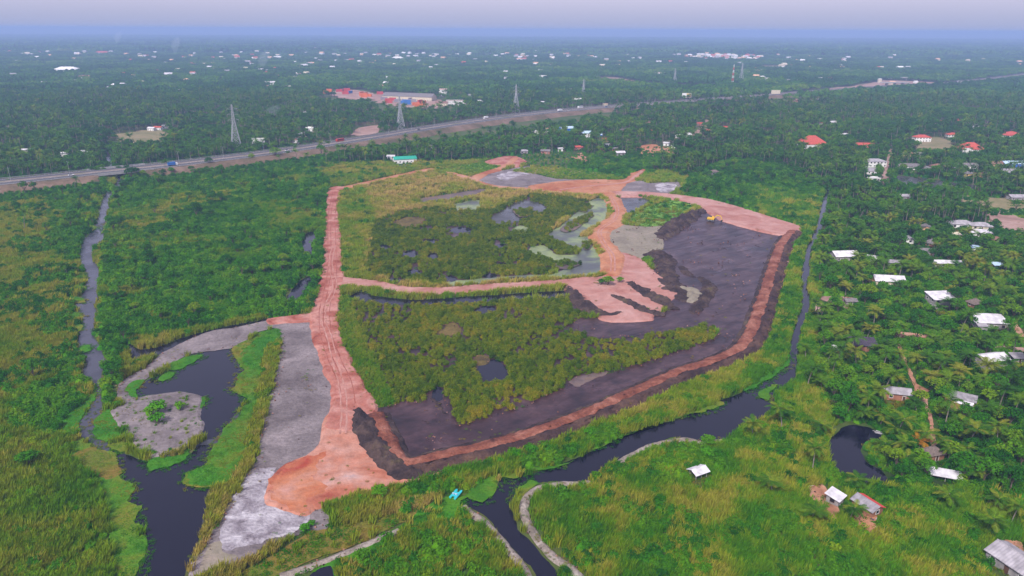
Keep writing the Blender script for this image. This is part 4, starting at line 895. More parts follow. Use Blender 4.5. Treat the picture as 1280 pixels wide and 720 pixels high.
# near, lower right
H_(872, 595, 22, 'small white tin shed standing alone in the reeds', 'tinwhite', 'greywall', a=.5, asp=.75, H=2.0, cat='shed', name='shed', open_=True, keep=3.5)
H_(1043, 628, 20, 'square white-roofed hut in the reeds beside a trampled yard', 'tinwhite', 'greywall', 'shed', a=.75, asp=.9, H=2.2, cat='hut', name='hut', keep=4)
H_(1083, 638, 27, 'ramshackle hut with grey and bright red tin roof facing an orange yard', 'tingrey', 'rust', a=-1.1, asp=.7, H=2.4, roof2='tinred', cat='hut', name='hut', keep=5)
H_(1270, 712, 44, 'grey tin-roofed house cut by the lower right corner', 'tinmid', 'greywall', a=-1.2, asp=.7, H=2.8, keep=7)
H_(1249, 703, 15, 'small beige shed beside the house at the lower right corner', 'cream', 'cream', 'shed', a=.2, asp=.8, H=2.0, cat='shed', name='shed', keep=3)
H_(1164, 572, 21, 'dark thatched hut with an orange-leaved palm beside it', 'thatch', 'rust', 'hip', a=.25, asp=.8, H=2.4, pit=.7, cat='hut', name='hut', keep=5)
H_(1180, 599, 30, 'low white and pale blue tin lean-to near the thatched hut', 'tinwhite', 'greywall', 'shed', a=-.35, asp=.35, H=1.7, cat='shed', name='lean_to', open_=True, keep=4.5)
H_(1119, 497, 29, 'house with a plain grey tin roof above the crescent pond', 'tinmid', 'brickw', a=-.25, asp=.6, H=2.8)
H_(1199, 504, 31, 'house with grey roof and bright white tin porch at the end of the red path', 'tingrey', 'brickw', a=-.6, asp=.6, H=2.9, roof2='tingrey', annex=(.05, -.75, .8, .45, 2.2, 'tinwhite'))
H_(1077, 436, 28, 'house with dark purple tarpaulin roof and a reddish back wall', 'tarp', 'brickw', 'shed', a=-.1, asp=.6, H=2.6)
H_(1046, 440, 8, 'tiny white shelter left of the tarpaulin-roofed house', 'tinwhite', 'greywall', 'shed', asp=.8, H=1.8, cat='shed', name='shed', keep=3)
H_(1236, 456, 33, 'house with white tin roof over a grey gable wall at right', 'tinwhite', 'greywall', a=.25, asp=.6, H=3.2, annex=(.45, .1, .3, .7, 2.5, 'tinwhite'))
H_(1271, 452, 12, 'small grey store beside the pale lane at the right edge', 'tinmid', 'greywall', 'shed', asp=.7, H=2.2, cat='shed', name='shed', keep=4)
H_(1233, 408, 33, 'bungalow with flat white roof and open veranda', 'tinwhite', 'greywall', 'shed', a=-.1, asp=.55, H=3.0, annex=(-.35, -.7, .3, .35, 2.3, 'tinmid'))
H_(1173, 383, 25, 'unfinished two-storey house under a small white roof', 'tinwhite', 'greywall', 'shed', a=.1, asp=.7, H=2.7, st=2)
H_(1217, 383, 15, 'brown thatched hut behind the flat white bungalow', 'thatch', 'rust', 'hip', a=.3, asp=.8, H=2.2, pit=.8, cat='hut', name='hut')
H_(1109, 355, 33, 'wide pale house with white gabled tin roof and broken left wing', 'tinwhite', 'cream', a=-.15, asp=.6, H=2.8, annex=(-.6, 0, .3, .8, 2.2, 'rust'))
H_(1062, 380, 12, 'small grey hut near the canal', 'asbestos', 'greywall', asp=.7, H=2.0, cat='hut', name='hut')
H_(1054, 324, 29, 'house with half grey half white tin roof beside the canal', 'tinwhite', 'greywall', a=.1, asp=.65, H=3.0, roof2='tingrey')
H_(1090, 327, 12, 'little white-roofed outbuilding right of the half-grey house', 'tinwhite', 'greywall', 'shed', a=-.4, asp=.7, H=2.2, cat='shed', name='shed')
H_(1118, 333, 17, 'grey tin house standing between two white-roofed ones', 'tingrey', 'greywall', a=-.2, asp=.6, H=2.7)
H_(1181, 333, 31, 'long low house with white and rusty roof', 'tinwhite', 'greywall', a=-.1, asp=.3, H=2.5, roof2='rust')
H_(1246, 335, 9, 'tiny shack with a pale blue roof at right', 'tinpale', 'greywall', 'shed', asp=.7, H=2.0, cat='shack', name='shack')
H_(1218, 313, 8, 'tiny blue-white shack among palms', 'tinpale', 'wpaint', 'shed', asp=.7, H=2.0, cat='shack', name='shack')
H_(1243, 303, 13, 'brown tiled house left of the bare pink field', 'tilebrown', 'cream', 'hip', a=.2, asp=.7, H=2.6)
H_(1157, 318, 16, 'dark grey roofed house below the pyramid-roofed one', 'asbestos', 'greywall', a=-.1, asp=.6, H=2.6)
H_(1163, 308, 14, 'house with dark pyramid roof', 'asbestos', 'brickw', 'hip', a=.5, asp=.95, H=2.6, pit=.8)
H_(1136, 303, 11, 'hut with a whitish gable facing the canal side', 'tinmid', 'wpaint', a=1.3, asp=.7, H=2.4, cat='hut', name='hut')
H_(1157, 288, 13, 'hut with a pinkish front wall', 'asbestos', 'peach', a=1.2, asp=.7, H=2.5, cat='hut', name='hut')
H_(1201, 284, 24, 'pale grey two-part house left of the two bright roofs', 'tinmid', 'wpaint', 'hip', a=-.2, asp=.6, H=3.0, annex=(-.5, -.2, .25, .6, 2.4, 'tinwhite'))
H_(1225, 286, 22, 'house with light grey hipped roof below the green strip', 'tinmid', 'cream', 'hip', a=-.25, asp=.6, H=2.8)
H_(1223, 295, 23, 'low shed with bright white roof below the light grey house', 'tinwhite', 'wpaint', 'shed', a=-.15, asp=.45, H=2.4, cat='shed', name='shed')
H_(1194, 297, 8, 'tiny tan store near the bright white shed', 'cream', 'peach', 'shed', asp=.8, H=2.2, cat='shed', name='shed')
H_(1129, 249, 12, 'grey roof half hidden by palms below the beige lane', 'tinmid', 'greywall', asp=.6, H=2.8)
H_(1112, 262, 8, 'small grey roof among palms', 'asbestos', 'greywall', a=.4, asp=.7, H=2.6, cat='hut', name='hut')
H_(1271, 250, 18, 'grey low building at the right edge by the dry field', 'tinmid', 'greywall', asp=.5, H=2.8)
# around the grey pond
H_(1091, 208, 24, 'white two-storey house with grey roof left of the beige lane', 'tinmid', 'wpaint', 'hip', a=.05, asp=.55, H=3.2, st=2, pit=.3)
H_(1089, 217, 14, 'white lower wing in front of the two-storey house', 'tinmid', 'wpaint', 'shed', a=.05, asp=.6, H=3.0)
H_(1091, 226, 13, 'flat white garage below the two-storey house', 'tinwhite', 'wpaint', 'flat', asp=.6, H=2.6, cat='garage', name='garage')
H_(1134, 211, 22, 'long white bungalow with brown roof above the grey pond', 'asbestos', 'wpaint', 'gable', a=-.05, asp=.5, H=3.0)
H_(1135, 196, 15, 'peach-coloured house behind the white bungalow', 'tilebrown', 'peach', 'hip', asp=.7, H=3.2)
H_(1149, 196, 13, 'grey-roofed house right of the peach house', 'tinmid', 'wpaint', 'gable', a=.2, asp=.7, H=3.0)
H_(1157, 213, 10, 'small brown-grey hut right of the white bungalow', 'asbestos', 'greywall', 'hip', asp=.8, H=2.6, cat='hut', name='hut')
H_(1171, 211, 17, 'brown-roofed house beside a pale path', 'tilebrown', 'greywall', 'hip', a=.2, asp=.7, H=2.8)
H_(1211, 190, 26, 'large house with bright red multi-part roof and white gable', 'tile', 'wpaint', 'hip', a=-.15, asp=.7, H=4.2, pit=.7, annex=(-.25, -.5, .25, .4, 6, 'tinred'))
H_(1208, 210, 25, 'long grey house with a white section above the grey pond', 'asbestos', 'wpaint', 'gable', asp=.4, H=2.9)
H_(1209, 220, 11, 'little yellow-walled house at the pond end', 'asbestos', 'yellow', 'hip', asp=.75, H=2.8)
H_(1222, 221, 9, 'brown hut right of the yellow-walled house', 'tilebrown', 'brickw', 'gable', asp=.7, H=2.6, cat='hut', name='hut')
H_(1243, 208, 20, 'brown and white workshop at the right', 'tilebrown', 'peach', 'gable', a=.2, asp=.5, H=3.2, cat='workshop', name='workshop')
H_(1268, 208, 26, 'long workshop with blue-grey roof at the right edge', 'tinpale', 'tinblue', 'gable', asp=.4, H=3.2, cat='workshop', name='workshop')
H_(1262, 218, 16, 'grey shed in front of the blue-grey workshop', 'tinmid', 'greywall', 'shed', asp=.6, H=2.6, cat='shed', name='shed')
H_(1013, 185, 33, 'large white house with a tall bright red gable roof', 'tile', 'wpaint', 'hip', a=.2, asp=.7, H=5.5, pit=.8, annex=(-.55, -.2, .35, .5, 3.2, 'tinwhite'))
H_(1077, 184, 25, 'long red-roofed hall left of the beige lane', 'tile', 'tinred', 'gable', a=-.05, asp=.35, H=3.0, cat='hall', name='hall')
H_(1151, 177, 16, 'white house under a red-brown roof in the dry garden', 'tile', 'wpaint', 'hip', asp=.6, H=3.2, st=2)
for x, y, w, rf, wl_, lb in [(1190, 171, 12, 'tile', 'wpaint', 'small red-roofed house behind the dry garden'), (1176, 155, 9, 'tile', 'cream', 'tan and red house in the palms above the dry garden'), (1196, 153, 11, 'tile', 'brickw', 'red roof peeking from the palms'), (1220, 160, 8, 'tinwhite', 'wpaint', 'white roof peeking from the palms'),
        (1231, 167, 9, 'tile', 'wpaint', 'red and white house left of the far-right villa'), (1262, 171, 22, 'tile', 'wpaint', 'far-right villa with red roofs and white walls'), (1270, 153, 7, 'tile', 'brickw', 'single red roof at the far right'),
        (1031, 156, 10, 'tile', 'wpaint', 'little red and white house right of the radio mast clearing'), (1041, 155, 6, 'tinwhite', 'wpaint', 'tiny white hut beside the red and white one'), (1056, 171, 9, 'tinwhite', 'greywall', 'white roof above the long red hall'),
        (986, 141, 9, 'tile', 'wpaint', 'narrow red and white tower house'), (906, 163, 16, 'tile', 'wpaint', 'red-roofed white house in the middle palms'), (885, 166, 9, 'tile', 'brickw', 'small red roof left of the red-roofed white house'), (962, 153, 7, 'tile', 'brickw', 'small red roof in the dark palms'),
        (957, 168, 8, 'tilebrown', 'peach', 'small orange-brown hut in the palms'), (995, 127, 9, 'tilebrown', 'brickw', 'brown roof below the pale billboard'), (1026, 126, 11, 'asbestos', 'greywall', 'grey roof below the interchange'), (892, 218, 11, 'thatch', 'greywall', 'round-looking grey hut at the edge of the dense green scrub')]:
    H_(x, y, w, lb, rf, wl_, 'hip' if w > 8 else 'gable', a=random.uniform(-.3, .3), asp=.7, H=3.0)
# middle: works, green shed, blue hall
H_(506, 203, 30, 'long shed with bright green roof and white gable near the highway', 'tingreen', 'wpaint', 'gable', a=.32, asp=.5, H=4.0, pit=.35, cat='shed', name='shed')
H_(489, 199, 9, 'small white outbuilding left of the green-roofed shed', 'tinwhite', 'wpaint', 'gable', asp=.7, H=3.0, cat='shed', name='shed')
H_(708, 165, 22, 'bright blue hall with pale blue roof', 'tinpale', 'tinblue', 'gable', a=.45, asp=.6, H=5.0, pit=.3, cat='hall', name='hall')
H_(684, 165, 13, 'orange and white building left of the blue hall', 'orangebox', 'wpaint', 'flat', asp=.6, H=4.0, cat='building', name='building')
for x, y, w, rf, wl_, lb in [(664, 166, 6, 'tinwhite', 'wpaint', 'tiny white hut left of the orange building'), (671, 167, 6, 'tinwhite', 'wpaint', 'second tiny white hut left of the orange building'), (733, 169, 16, 'tinpale', 'wpaint', 'shed with pale blue roof right of the blue hall'), (748, 171, 11, 'tinpale', 'tinblue', 'blue-roofed shed at the end of the works'), (736, 175, 10, 'tinwhite', 'wpaint', 'white roof below the pale blue shed'),
        (757, 177, 9, 'tile', 'brickw', 'red hut right of the blue works'), (723, 187, 10, 'tile', 'brickw', 'dark red hut below the blue works'), (760, 184, 6, 'tinwhite', 'wpaint', 'white speck of a hut below the blue works'), (775, 194, 12, 'tinwhite', 'greywall', 'white-roofed house at the edge of the orange earth'), (768, 189, 9, 'asbestos', 'brickw', 'brown hut behind the white-roofed house'),
        (815, 167, 11, 'tile', 'brickw', 'reddish house left of the row of white roofs'), (810, 156, 7, 'tilebrown', 'peach', 'orange-brown house deep in the palms'), (833, 182, 8, 'tinwhite', 'wpaint', 'white-roofed hut above the orange earth'), (842, 186, 6, 'tinwhite', 'wpaint', 'small white hut right of the orange earth'), (848, 172, 8, 'tinwhite', 'wpaint', 'first of the row of white roofs'), (858, 171, 14, 'tinwhite', 'greywall', 'longest of the row of white roofs'),
        (853, 155, 9, 'tilebrown', 'wpaint', 'pale house above the row of white roofs'), (875, 157, 8, 'tile', 'brickw', 'dark red house above the row of white roofs'), (779, 165, 8, 'asbestos', 'brickw', 'brown roof in the palms right of the blue works'), (523, 178, 9, 'tinmid', 'greywall', 'grey roof in the trees right of the green shed'), (541, 186, 9, 'asbestos', 'greywall', 'dark roof in the trees right of the green shed'), (605, 187, 10, 'tinmid', 'greywall', 'grey roof above the red clearing'),
        (682, 192, 12, 'asbestos', 'brickw', 'brown roofs behind the dry scrub'), (655, 192, 9, 'tinmid', 'greywall', 'grey hut above the red clearing'), (700, 189, 7, 'tinwhite', 'wpaint', 'white hut right of the brown roofs'), (752, 188, 7, 'tinmid', 'brickw', 'grey hut among palms below the works')]:
    H_(x, y, w, lb, rf, wl_, 'gable', a=random.uniform(-.4, .4), asp=.65, H=3.0, cat='house')

# container yard
wh = H_(512, 125, 66, 'very long warehouse with brown-grey roof behind the container yard', 'asbestos', 'cream', 'gable', a=-.33, asp=.22, H=7.0, pit=.5, cat='warehouse', name='warehouse', keep=30)
H_(554, 120, 9, 'white tower building with red roof beside the warehouse', 'tinred', 'wpaint', 'flat', asp=.9, H=5.0, st=3, cat='building', name='building')
H_(570, 131, 24, 'cream block of flats right of the container yard', 'tilebrown', 'wpaint', 'flat', a=.05, asp=.4, H=4.0, st=2, cat='building', name='building')
H_(552, 132, 15, 'brown roofed store at the right of the container yard', 'tilebrown', 'cream', 'gable', asp=.5, H=4.5, cat='store', name='store')
H_(588, 122, 11, 'grey-roofed house right of the white tower building', 'tinmid', 'greywall', 'hip', asp=.7, H=4.0)
H_(470, 109, 24, 'low tan building at the back of the container yard', 'tilebrown', 'peach', 'flat', asp=.3, H=5.0, cat='building', name='building')
def container(c, m, lb, a, n=1, sz=(12.2, 2.5, 2.6)):
    for k in range(n):
        r = tag(empty('shipping_container', (c[0], c[1], .3 + k * 2.64), a), lb, 'container', 'containers in the yard')
        mb = MB(); L, w, h = sz
        for s_ in (-1, 1):
            q = [(-L / 2 + L * i / 24, s_ * (w / 2 - (.04 if i % 2 else 0))) for i in range(25)]
            mb.add([(x_, y_, z) for x_, y_ in q for z in (0, h)], [(2 * i, 2 * i + 2, 2 * i + 3, 2 * i + 1) for i in range(24)])
        mb.box((0, 0, h / 2), (L - .1, w - .12, h - .04)); mb.build('body', M[m], r)
        for s_ in (-1, 1): MB().box((L / 2 + .03, s_ * .6, h / 2), (.05, 1.1, h - .2)).build('door', M[m], r)
YARD = [(408, 117, 'orangebox'), (412, 116.5, 'orangebox'), (424, 115, 'redbox'), (429, 114.5, 'redbox'), (434, 115.5, 'redbox'), (438, 117, 'bluebox'), (432, 118, 'redbox'), (452, 120, 'orangebox'), (457, 119, 'orangebox'), (461, 121, 'orangebox'), (455, 122, 'orangebox'), (475, 118, 'redbox'), (482, 121, 'orangebox'), (487, 123, 'redbox'), (480, 125, 'greybox'), (491, 126, 'redbox'), (486, 129, 'redbox'), (498, 124, 'orangebox'), (504, 130, 'bluebox'), (509, 131, 'bluebox'), (507, 128.5, 'bluebox'), (520, 132, 'orangebox'), (525, 131, 'redbox'), (523, 134, 'orangebox'), (516, 128, 'greybox'), (530, 132, 'orangebox'), (513, 126, 'greybox'), (497, 128, 'greybox')]
for k, (x, y, m) in enumerate(YARD):
    container(P(x, y), m, {'orangebox': 'orange', 'redbox': 'red', 'bluebox': 'blue', 'greybox': 'grey'}[m] + ' shipping container in the yard before the long warehouse', random.choice((0, .2, -.33, 1.2)), 3 if k % 3 == 1 else 2)
    q = P(x, y); HOUSES.append((q[0], q[1], 9))
    for e in (14, 30, 46, 64): HOUSES.append((q[0] * (1 - e / q[1]), q[1] - e, 12))

# scattered far houses, as seen
FARH = [(78, 126, 10), (86, 125, 9), (92, 127, 7), (111, 128, 10), (148, 122, 9), (137, 124, 7), (190, 163, 8), (198, 162, 8), (207, 160, 7), (222, 172, 6), (105, 193, 9), (80, 195, 8), (46, 141, 6), (33, 191, 8), (10, 158, 8), (36, 157, 5), (211, 95, 13), (266, 88, 7), (327, 89, 9), (371, 93, 8), (85, 89, 22), (108, 99, 16), (134, 111, 8), (62, 120, 9), (338, 106, 10), (361, 111, 12), (224, 114, 9), (206, 133, 5), (260, 131, 6), (383, 143, 8), (389, 163, 11), (371, 178, 7), (378, 170, 9), (197, 107, 7), (155, 94, 8), (247, 101, 7), (197, 89, 6), (240, 81, 7), (290, 90, 6), (313, 82, 8), (348, 73, 9), (380, 83, 9), (400, 77, 8), (435, 76, 11), (492, 96, 7), (497, 74, 14), (523, 66, 12), (547, 83, 7), (571, 82, 6), (562, 69, 9), (593, 63, 8), (614, 66, 20), (626, 72, 6), (650, 65, 8), (689, 82, 7), (677, 97, 10), (676, 130, 9), (715, 113, 8), (707, 115, 6), (736, 97, 6), (690, 69, 12), (745, 64, 8), (776, 60, 18), (806, 63, 10), (838, 95, 7), (824, 93, 12), (756, 132, 6), (984, 103, 9), (958, 100, 8), (935, 92, 7), (903, 93, 6), (982, 101, 6), (865, 95, 5), (894, 101, 6), (1203, 105, 9), (1246, 132, 5), (1170, 118, 6), (600, 128, 7), (612, 121, 6), (640, 117, 5), (20, 77, 8), (52, 66, 9), (128, 67, 14), (75, 60, 12), (157, 66, 9), (165, 62, 11), (190, 55, 10), (200, 58, 9), (240, 56, 14), (255, 55, 10), (270, 56, 9), (300, 64, 6), (335, 62, 9), (345, 58, 8), (412, 66, 7), (450, 66, 8), (480, 60, 8)]
for k, (x, y, w) in enumerate(FARH):
    rf = random.choice(['tinwhite', 'tinwhite', 'tile', 'tinmid', 'tinwhite', 'tilebrown', 'wpaint']); d = np.linalg.norm(P(x, y))
    zone = 'left woodland' if x < 400 else 'middle woodland' if x < 800 else 'right woodland'
    H_(x, y + .6, w * 1.2, 'small %s building showing through the distant %s' % ({'tinwhite': 'white-roofed', 'wpaint': 'white', 'tile': 'red-roofed', 'tinmid': 'grey-roofed', 'tilebrown': 'brown-roofed'}[rf], zone), rf, random.choice(['wpaint', 'wpaint', 'cream']), random.choice(['gable', 'hip', 'flat']), a=random.uniform(-.4, .4), asp=.5, H=3.6, st=2 if w / FPX * d > 18 else 1, cat='building', name='building', detail=d < 1500)['group'] = 'buildings in the distant ' + zone

# far town: too many to count
mb = MB(); tm = ['tinwhite', 'wpaint', 'tile', 'cream', 'tinmid', 'peach']
for cx, cy, sx, sy, n in [(892, 72, 22, 1.6, 110), (930, 74, 12, 1.2, 25), (800, 61, 30, 2, 100), (620, 66, 60, 3, 100), (200, 55, 70, 2.5, 110), (500, 66, 50, 4, 50), (740, 66, 60, 4, 45), (330, 62, 60, 5, 45), (100, 66, 90, 6, 50), (700, 55, 200, 3, 60), (400, 52, 300, 2.5, 70), (1000, 78, 60, 8, 30), (560, 75, 250, 10, 110), (250, 80, 220, 14, 110), (1100, 90, 120, 10, 40)]:
    for _ in range(n):
        p = P(cx + random.gauss(0, sx), max(48.5, cy + random.gauss(0, sy))); d = p[1]; s_ = random.uniform(8, 15) * (1 if d < 2500 else 1.35); h = random.uniform(4, 9) + (d > 3000) * random.uniform(2, 7)
        a = random.uniform(-.5, .5); w = s_ * random.uniform(.5, 1); mi = random.randrange(len(tm))
        mb.box((p[0], p[1], h / 2), (s_, w, h), a, random.choice((0, 1, 3)))
        v = [Matrix.Rotation(a, 3, 'Z') @ Vector(q) + Vector((p[0], p[1], h)) for q in ((-s_ / 2 - .4, -w / 2 - .4, 0), (s_ / 2 + .4, -w / 2 - .4, 0), (s_ / 2 + .4, w / 2 + .4, 0), (-s_ / 2 - .4, w / 2 + .4, 0), (-s_ / 2, 0, w * .28), (s_ / 2, 0, w * .28))]
        mb.add(v, [(0, 1, 5, 4), (2, 3, 4, 5), (1, 2, 5), (3, 0, 4)], mi)
        HOUSES.append((p[0], p[1], s_)); HOUSES.append((p[0], p[1] - 22, s_)); HOUSES.append((p[0], p[1] - 50, s_ * .8))
tag(mb.build('distant_town', [M[q] for q in tm]), 'pale specks of a far town spread through the hazy woodland', 'town', kind='stuff')

# ------------------------------------------------------------------ excavator, boat, debris
ex = tag(empty('excavator', P(889, 276, .3) + np.array([0, 0, 0.0]), -.5), 'yellow excavator at the top edge of the mud basin', 'excavator')
for s_ in (-1, 1):
    tr_ = MB().prism([(-2.1, .35), (-1.7, 0), (1.7, 0), (2.1, .35), (2.1, .6), (1.7, .95), (-1.7, .95), (-2.1, .6)], s_ * 1.25 - .3, s_ * 1.25 + .3).build('track', M['rubber'], ex)
    for x_ in (-1.6, -.5, .5, 1.6): MB().bar((x_, s_ * 1.25 - .33, .47), (x_, s_ * 1.25 + .33, .47), .3, n=8).build('roller', M['steel'], tr_)
MB().box((0, 0, .75), (1.8, 2.0, .5)).build('undercarriage', M['rubber'], ex)
bo = MB().prism([(-2.6, 1.05), (1.9, 1.05), (1.9, 1.7), (.2, 2.15), (-2.6, 2.2)], -1.35, 1.35).build('body', M['excyellow'], ex)
MB().box((-2.75, 0, 1.6), (.6, 2.6, 1.1)).build('counterweight', M['rubber'], bo)
cb = MB().prism([(.2, 1.75), (1.85, 1.75), (1.75, 2.5), (1.3, 3.1), (.2, 3.1)], .3, 1.3).build('cab', M['excyellow'], ex)
MB().box((1.0, 1.31, 2.5), (1.1, .03, .8)).build('window', M['glass'], cb); MB().box((1.7, .8, 2.45), (.06, .8, .9), ry=-.3).build('windscreen', M['glass'], cb)
mb = MB(); mb.path([(1.5, -.3, 1.7), (3.6, -.3, 4.3), (6.2, -.3, 4.0)], [.34, .36, .26], 4); mb.build('boom', M['excyellow'], ex)
MB().path([(5.9, -.3, 4.4), (7.2, -.3, 1.5)], [.3, .2], 4).build('stick', M['excyellow'], ex)
MB().bar((2.0, -.3, 1.9), (3.9, -.3, 3.8), .12, n=6).build('cylinder', M['steel'], ex)
MB().prism([(6.7, 1.5), (7.5, 1.6), (7.3, .6), (6.5, .3), (6.2, .8)], -.9, .3).build('bucket', M['rubber'], ex)
th = np.linspace(0, 6.283, 12)[:-1]; bp_ = P(570, 620); paint(np.column_stack([bp_[0] + 3.5 * np.cos(th), bp_[1] - 1.5 + 5.5 * np.sin(th)]), WEED)

bt = tag(empty('boat', P(570, 619, .25), 1.15), 'small teal twin-hulled boat at the end of the dark river', 'boat')
for s_ in (-1, 1):
    v = []; n = 9
    for i in range(n):
        u = i / (n - 1); x_ = -2.4 + 4.8 * u; w = .42 * math.sin(math.pi * min(1, .15 + .85 * (1 - u) ** .6)) if u > .5 else .42; w = max(.04, w); k = .25 * max(0, u - .6)
        v += [(x_, s_ * .85 - w, .55 + k), (x_, s_ * .85 - w * .5, .05 + k), (x_, s_ * .85 + w * .5, .05 + k), (x_, s_ * .85 + w, .55 + k)]
    f = [(4 * i + j, 4 * i + (j + 1) % 4, 4 * i + 4 + (j + 1) % 4, 4 * i + 4 + j) for i in range(n - 1) for j in range(4)] + [(3, 2, 1, 0), (4 * n - 4, 4 * n - 3, 4 * n - 2, 4 * n - 1)]
    obj('hull', mesh('hull', v, f, M['teal']), bt)
bt.scale = (.85, .85, .85)
MB().box((-.3, 0, .62), (2.6, 2.3, .1)).build('deck', M['teal'], bt)
for y_ in (-.5, .5):
    sb = MB(); sb.box((-.6, y_, .85), (.55, .6, .3)); sb.box((-.95, y_, 1.15), (.12, .6, .7), ry=-.15); sb.build('seat', M['tinpale'], bt)
MB().bar((1.2, 0, .6), (1.2, 0, 1.2), .05, n=6).build('steering_post', M['steel'], bt)

# planks and sheets lying by the crescent pond and in the yards
def planks(pts, lb, n=4):
    r = tag(empty('plank_pile', P(*pts)), lb, 'planks')
    for k in range(n): MB().box((random.uniform(-.8, .8), k * .45 - .6, .1 + .04 * k), (random.uniform(2.2, 4), .3, .05), random.uniform(-.15, .15)).build('plank', M['tinwhite' if k % 2 else 'tinmid'], r)
    r.rotation_euler = (0, 0, random.uniform(-.8, .3))
planks((1098, 541), 'pale boards at the top end of the crescent pond'); planks((1090, 663), 'scrap sheets beside the orange yard'); planks((1018, 610), 'pale scrap beside the square white hut'); planks((331, 437), 'pale scrap at the top of the dark pond', 3)
def washing(x, y, lb):
    r = tag(empty('scrap_heap', P(x, y)), lb, 'scrap')
    for k in range(6): MB().box((random.uniform(-1, 1), random.uniform(-2, 2), .25), (random.uniform(.4, 1), random.uniform(.4, 1), .4), random.random(), rx=random.uniform(-.4, .4)).build('scrap_piece', M[random.choice(['tinwhite', 'tinpale', 'tinred', 'tarp'])], r)
washing(1095, 655, 'mixed scrap along the right edge of the orange yard'); washing(1214, 513, 'scrap behind the white porch house')
# ------------------------------------------------------------------ plant shapes
def unit(n, r, up=None):
    d = r.normal(size=(n, 3)); d /= np.linalg.norm(d, axis=1)[:, None]
    if up is not None: d[:, 2] = np.where(d[:, 2] < up, -d[:, 2], d[:, 2])
    return d

def leaves(p, nrm, size, r, flop=.55, ratio=.6):
    """one small pointed leaf face per point, roughly facing nrm"""
    n = len(p); nn = nrm + r.normal(size=(n, 3)) * flop; nn /= np.linalg.norm(nn, axis=1)[:, None]
    t = np.cross(nn, r.normal(size=(n, 3))); t /= np.linalg.norm(t, axis=1)[:, None]; b = np.cross(nn, t)
    s = (size * r.uniform(.65, 1.35, n))[:, None] if np.isscalar(size) else size[:, None]
    V = np.stack([p - t * s * .6, p - b * s * ratio * .6 + t * s * .05, p + t * s * .6, p + b * s * ratio * .6 + t * s * .05], 1).reshape(-1, 3)
    F = np.arange(4 * n).reshape(-1, 4)
    return V, [tuple(q) for q in F]

def dome(R_, h, z0, r, n=9, rings=3):
    V = [(0, 0, z0 + h)]; F = []
    for j in range(1, rings + 1):
        a = j / rings * math.pi / 2
        for i in range(n):
            k = 1 + r.uniform(-.15, .15); V.append((R_ * math.sin(a) * k * math.cos(6.283 * i / n), R_ * math.sin(a) * k * math.sin(6.283 * i / n), z0 + h * math.cos(a) * (1 + r.uniform(-.1, .1))))
    for i in range(n): F.append((0, 1 + i, 1 + (i + 1) % n))
    for j in range(rings - 1):
        for i in range(n): a, b = 1 + j * n + i, 1 + j * n + (i + 1) % n; F.append((a, a + n, b + n, b))
    return np.array(V, float), F

def join(*parts):
    V = []; F = []; Mi = []; b = 0
    for v, f, m in parts: V.append(np.asarray(v, float)); F += [tuple(i + b for i in q) for q in f]; Mi += [m] * len(f); b += len(v)
    return np.vstack(V), F, Mi

def bushproto(seed, R_=1.7, h=2.0, n=190, leaf=.42, lobes=7, core=True):
    r = np.random.default_rng(seed); P_ = []; N_ = []
    for k in range(lobes):
        a = r.uniform(0, 6.283); q = R_ * .62 * math.sqrt(r.uniform(0, 1)); c = np.array([q * math.cos(a), q * math.sin(a), h * r.uniform(.35, .72) * (1 - .35 * q / R_)]); rr = R_ * r.uniform(.34, .55)
        d = unit(n // lobes, r, -.25); P_.append(c + d * rr * np.array([1, 1, h / R_ * .72]) * r.uniform(.82, 1.05, (len(d), 1))); N_.append(d + np.array([0, 0, .5]))
    V, F = leaves(np.vstack(P_), np.vstack(N_), leaf, r)
    parts = [(V, F, 0)]
    if core: v, f = dome(R_ * .72, h * .6, 0, r); parts.append((v, f, 0))
    return join(*parts)

def reedproto(seed, n=44, R_=.95, h=2.3, w=.10, lean=.35):
    r = np.random.default_rng(seed); V = []; F = []
    for k in range(n):
        a = r.uniform(0, 6.283); q = R_ * math.sqrt(r.uniform(0, 1)); b = np.array([q * math.cos(a), q * math.sin(a), 0]); H = h * r.uniform(.6, 1.1)
        d = np.array([math.cos(a), math.sin(a), 0]) * r.uniform(.05, .35) + np.array([lean, .15, 0]) * r.uniform(.4, 1.2) + np.append(r.normal(size=2) * .12, 0)
        s = np.array([-math.sin(a + r.uniform(-1, 1)), math.cos(a + r.uniform(-1, 1)), 0]); s /= np.linalg.norm(s); s *= w * r.uniform(.7, 1.3)
        p1 = b + np.array([0, 0, H * .6]) + d * H * .3; p2 = b + np.array([0, 0, H * .95]) + d * H * .75
        i = len(V); V += [b - s, b + s, p1 - s * .9, p1 + s * .9, p2]; F += [(i, i + 1, i + 3, i + 2), (i + 2, i + 3, i + 4)]
    return join((V, F, 0))

def lowproto(seed, n=40, R_=1.0, h=.3, leaf=.3):
    r = np.random.default_rng(seed); a = r.uniform(0, 6.283, n); q = R_ * np.sqrt(r.uniform(0, 1, n))
    p = np.column_stack([q * np.cos(a), q * np.sin(a), h * r.uniform(.2, 1, n)]); V, F = leaves(p, np.tile([0, 0, 1.0], (n, 1)), leaf, r, .45)
    return join((V, F, 0))

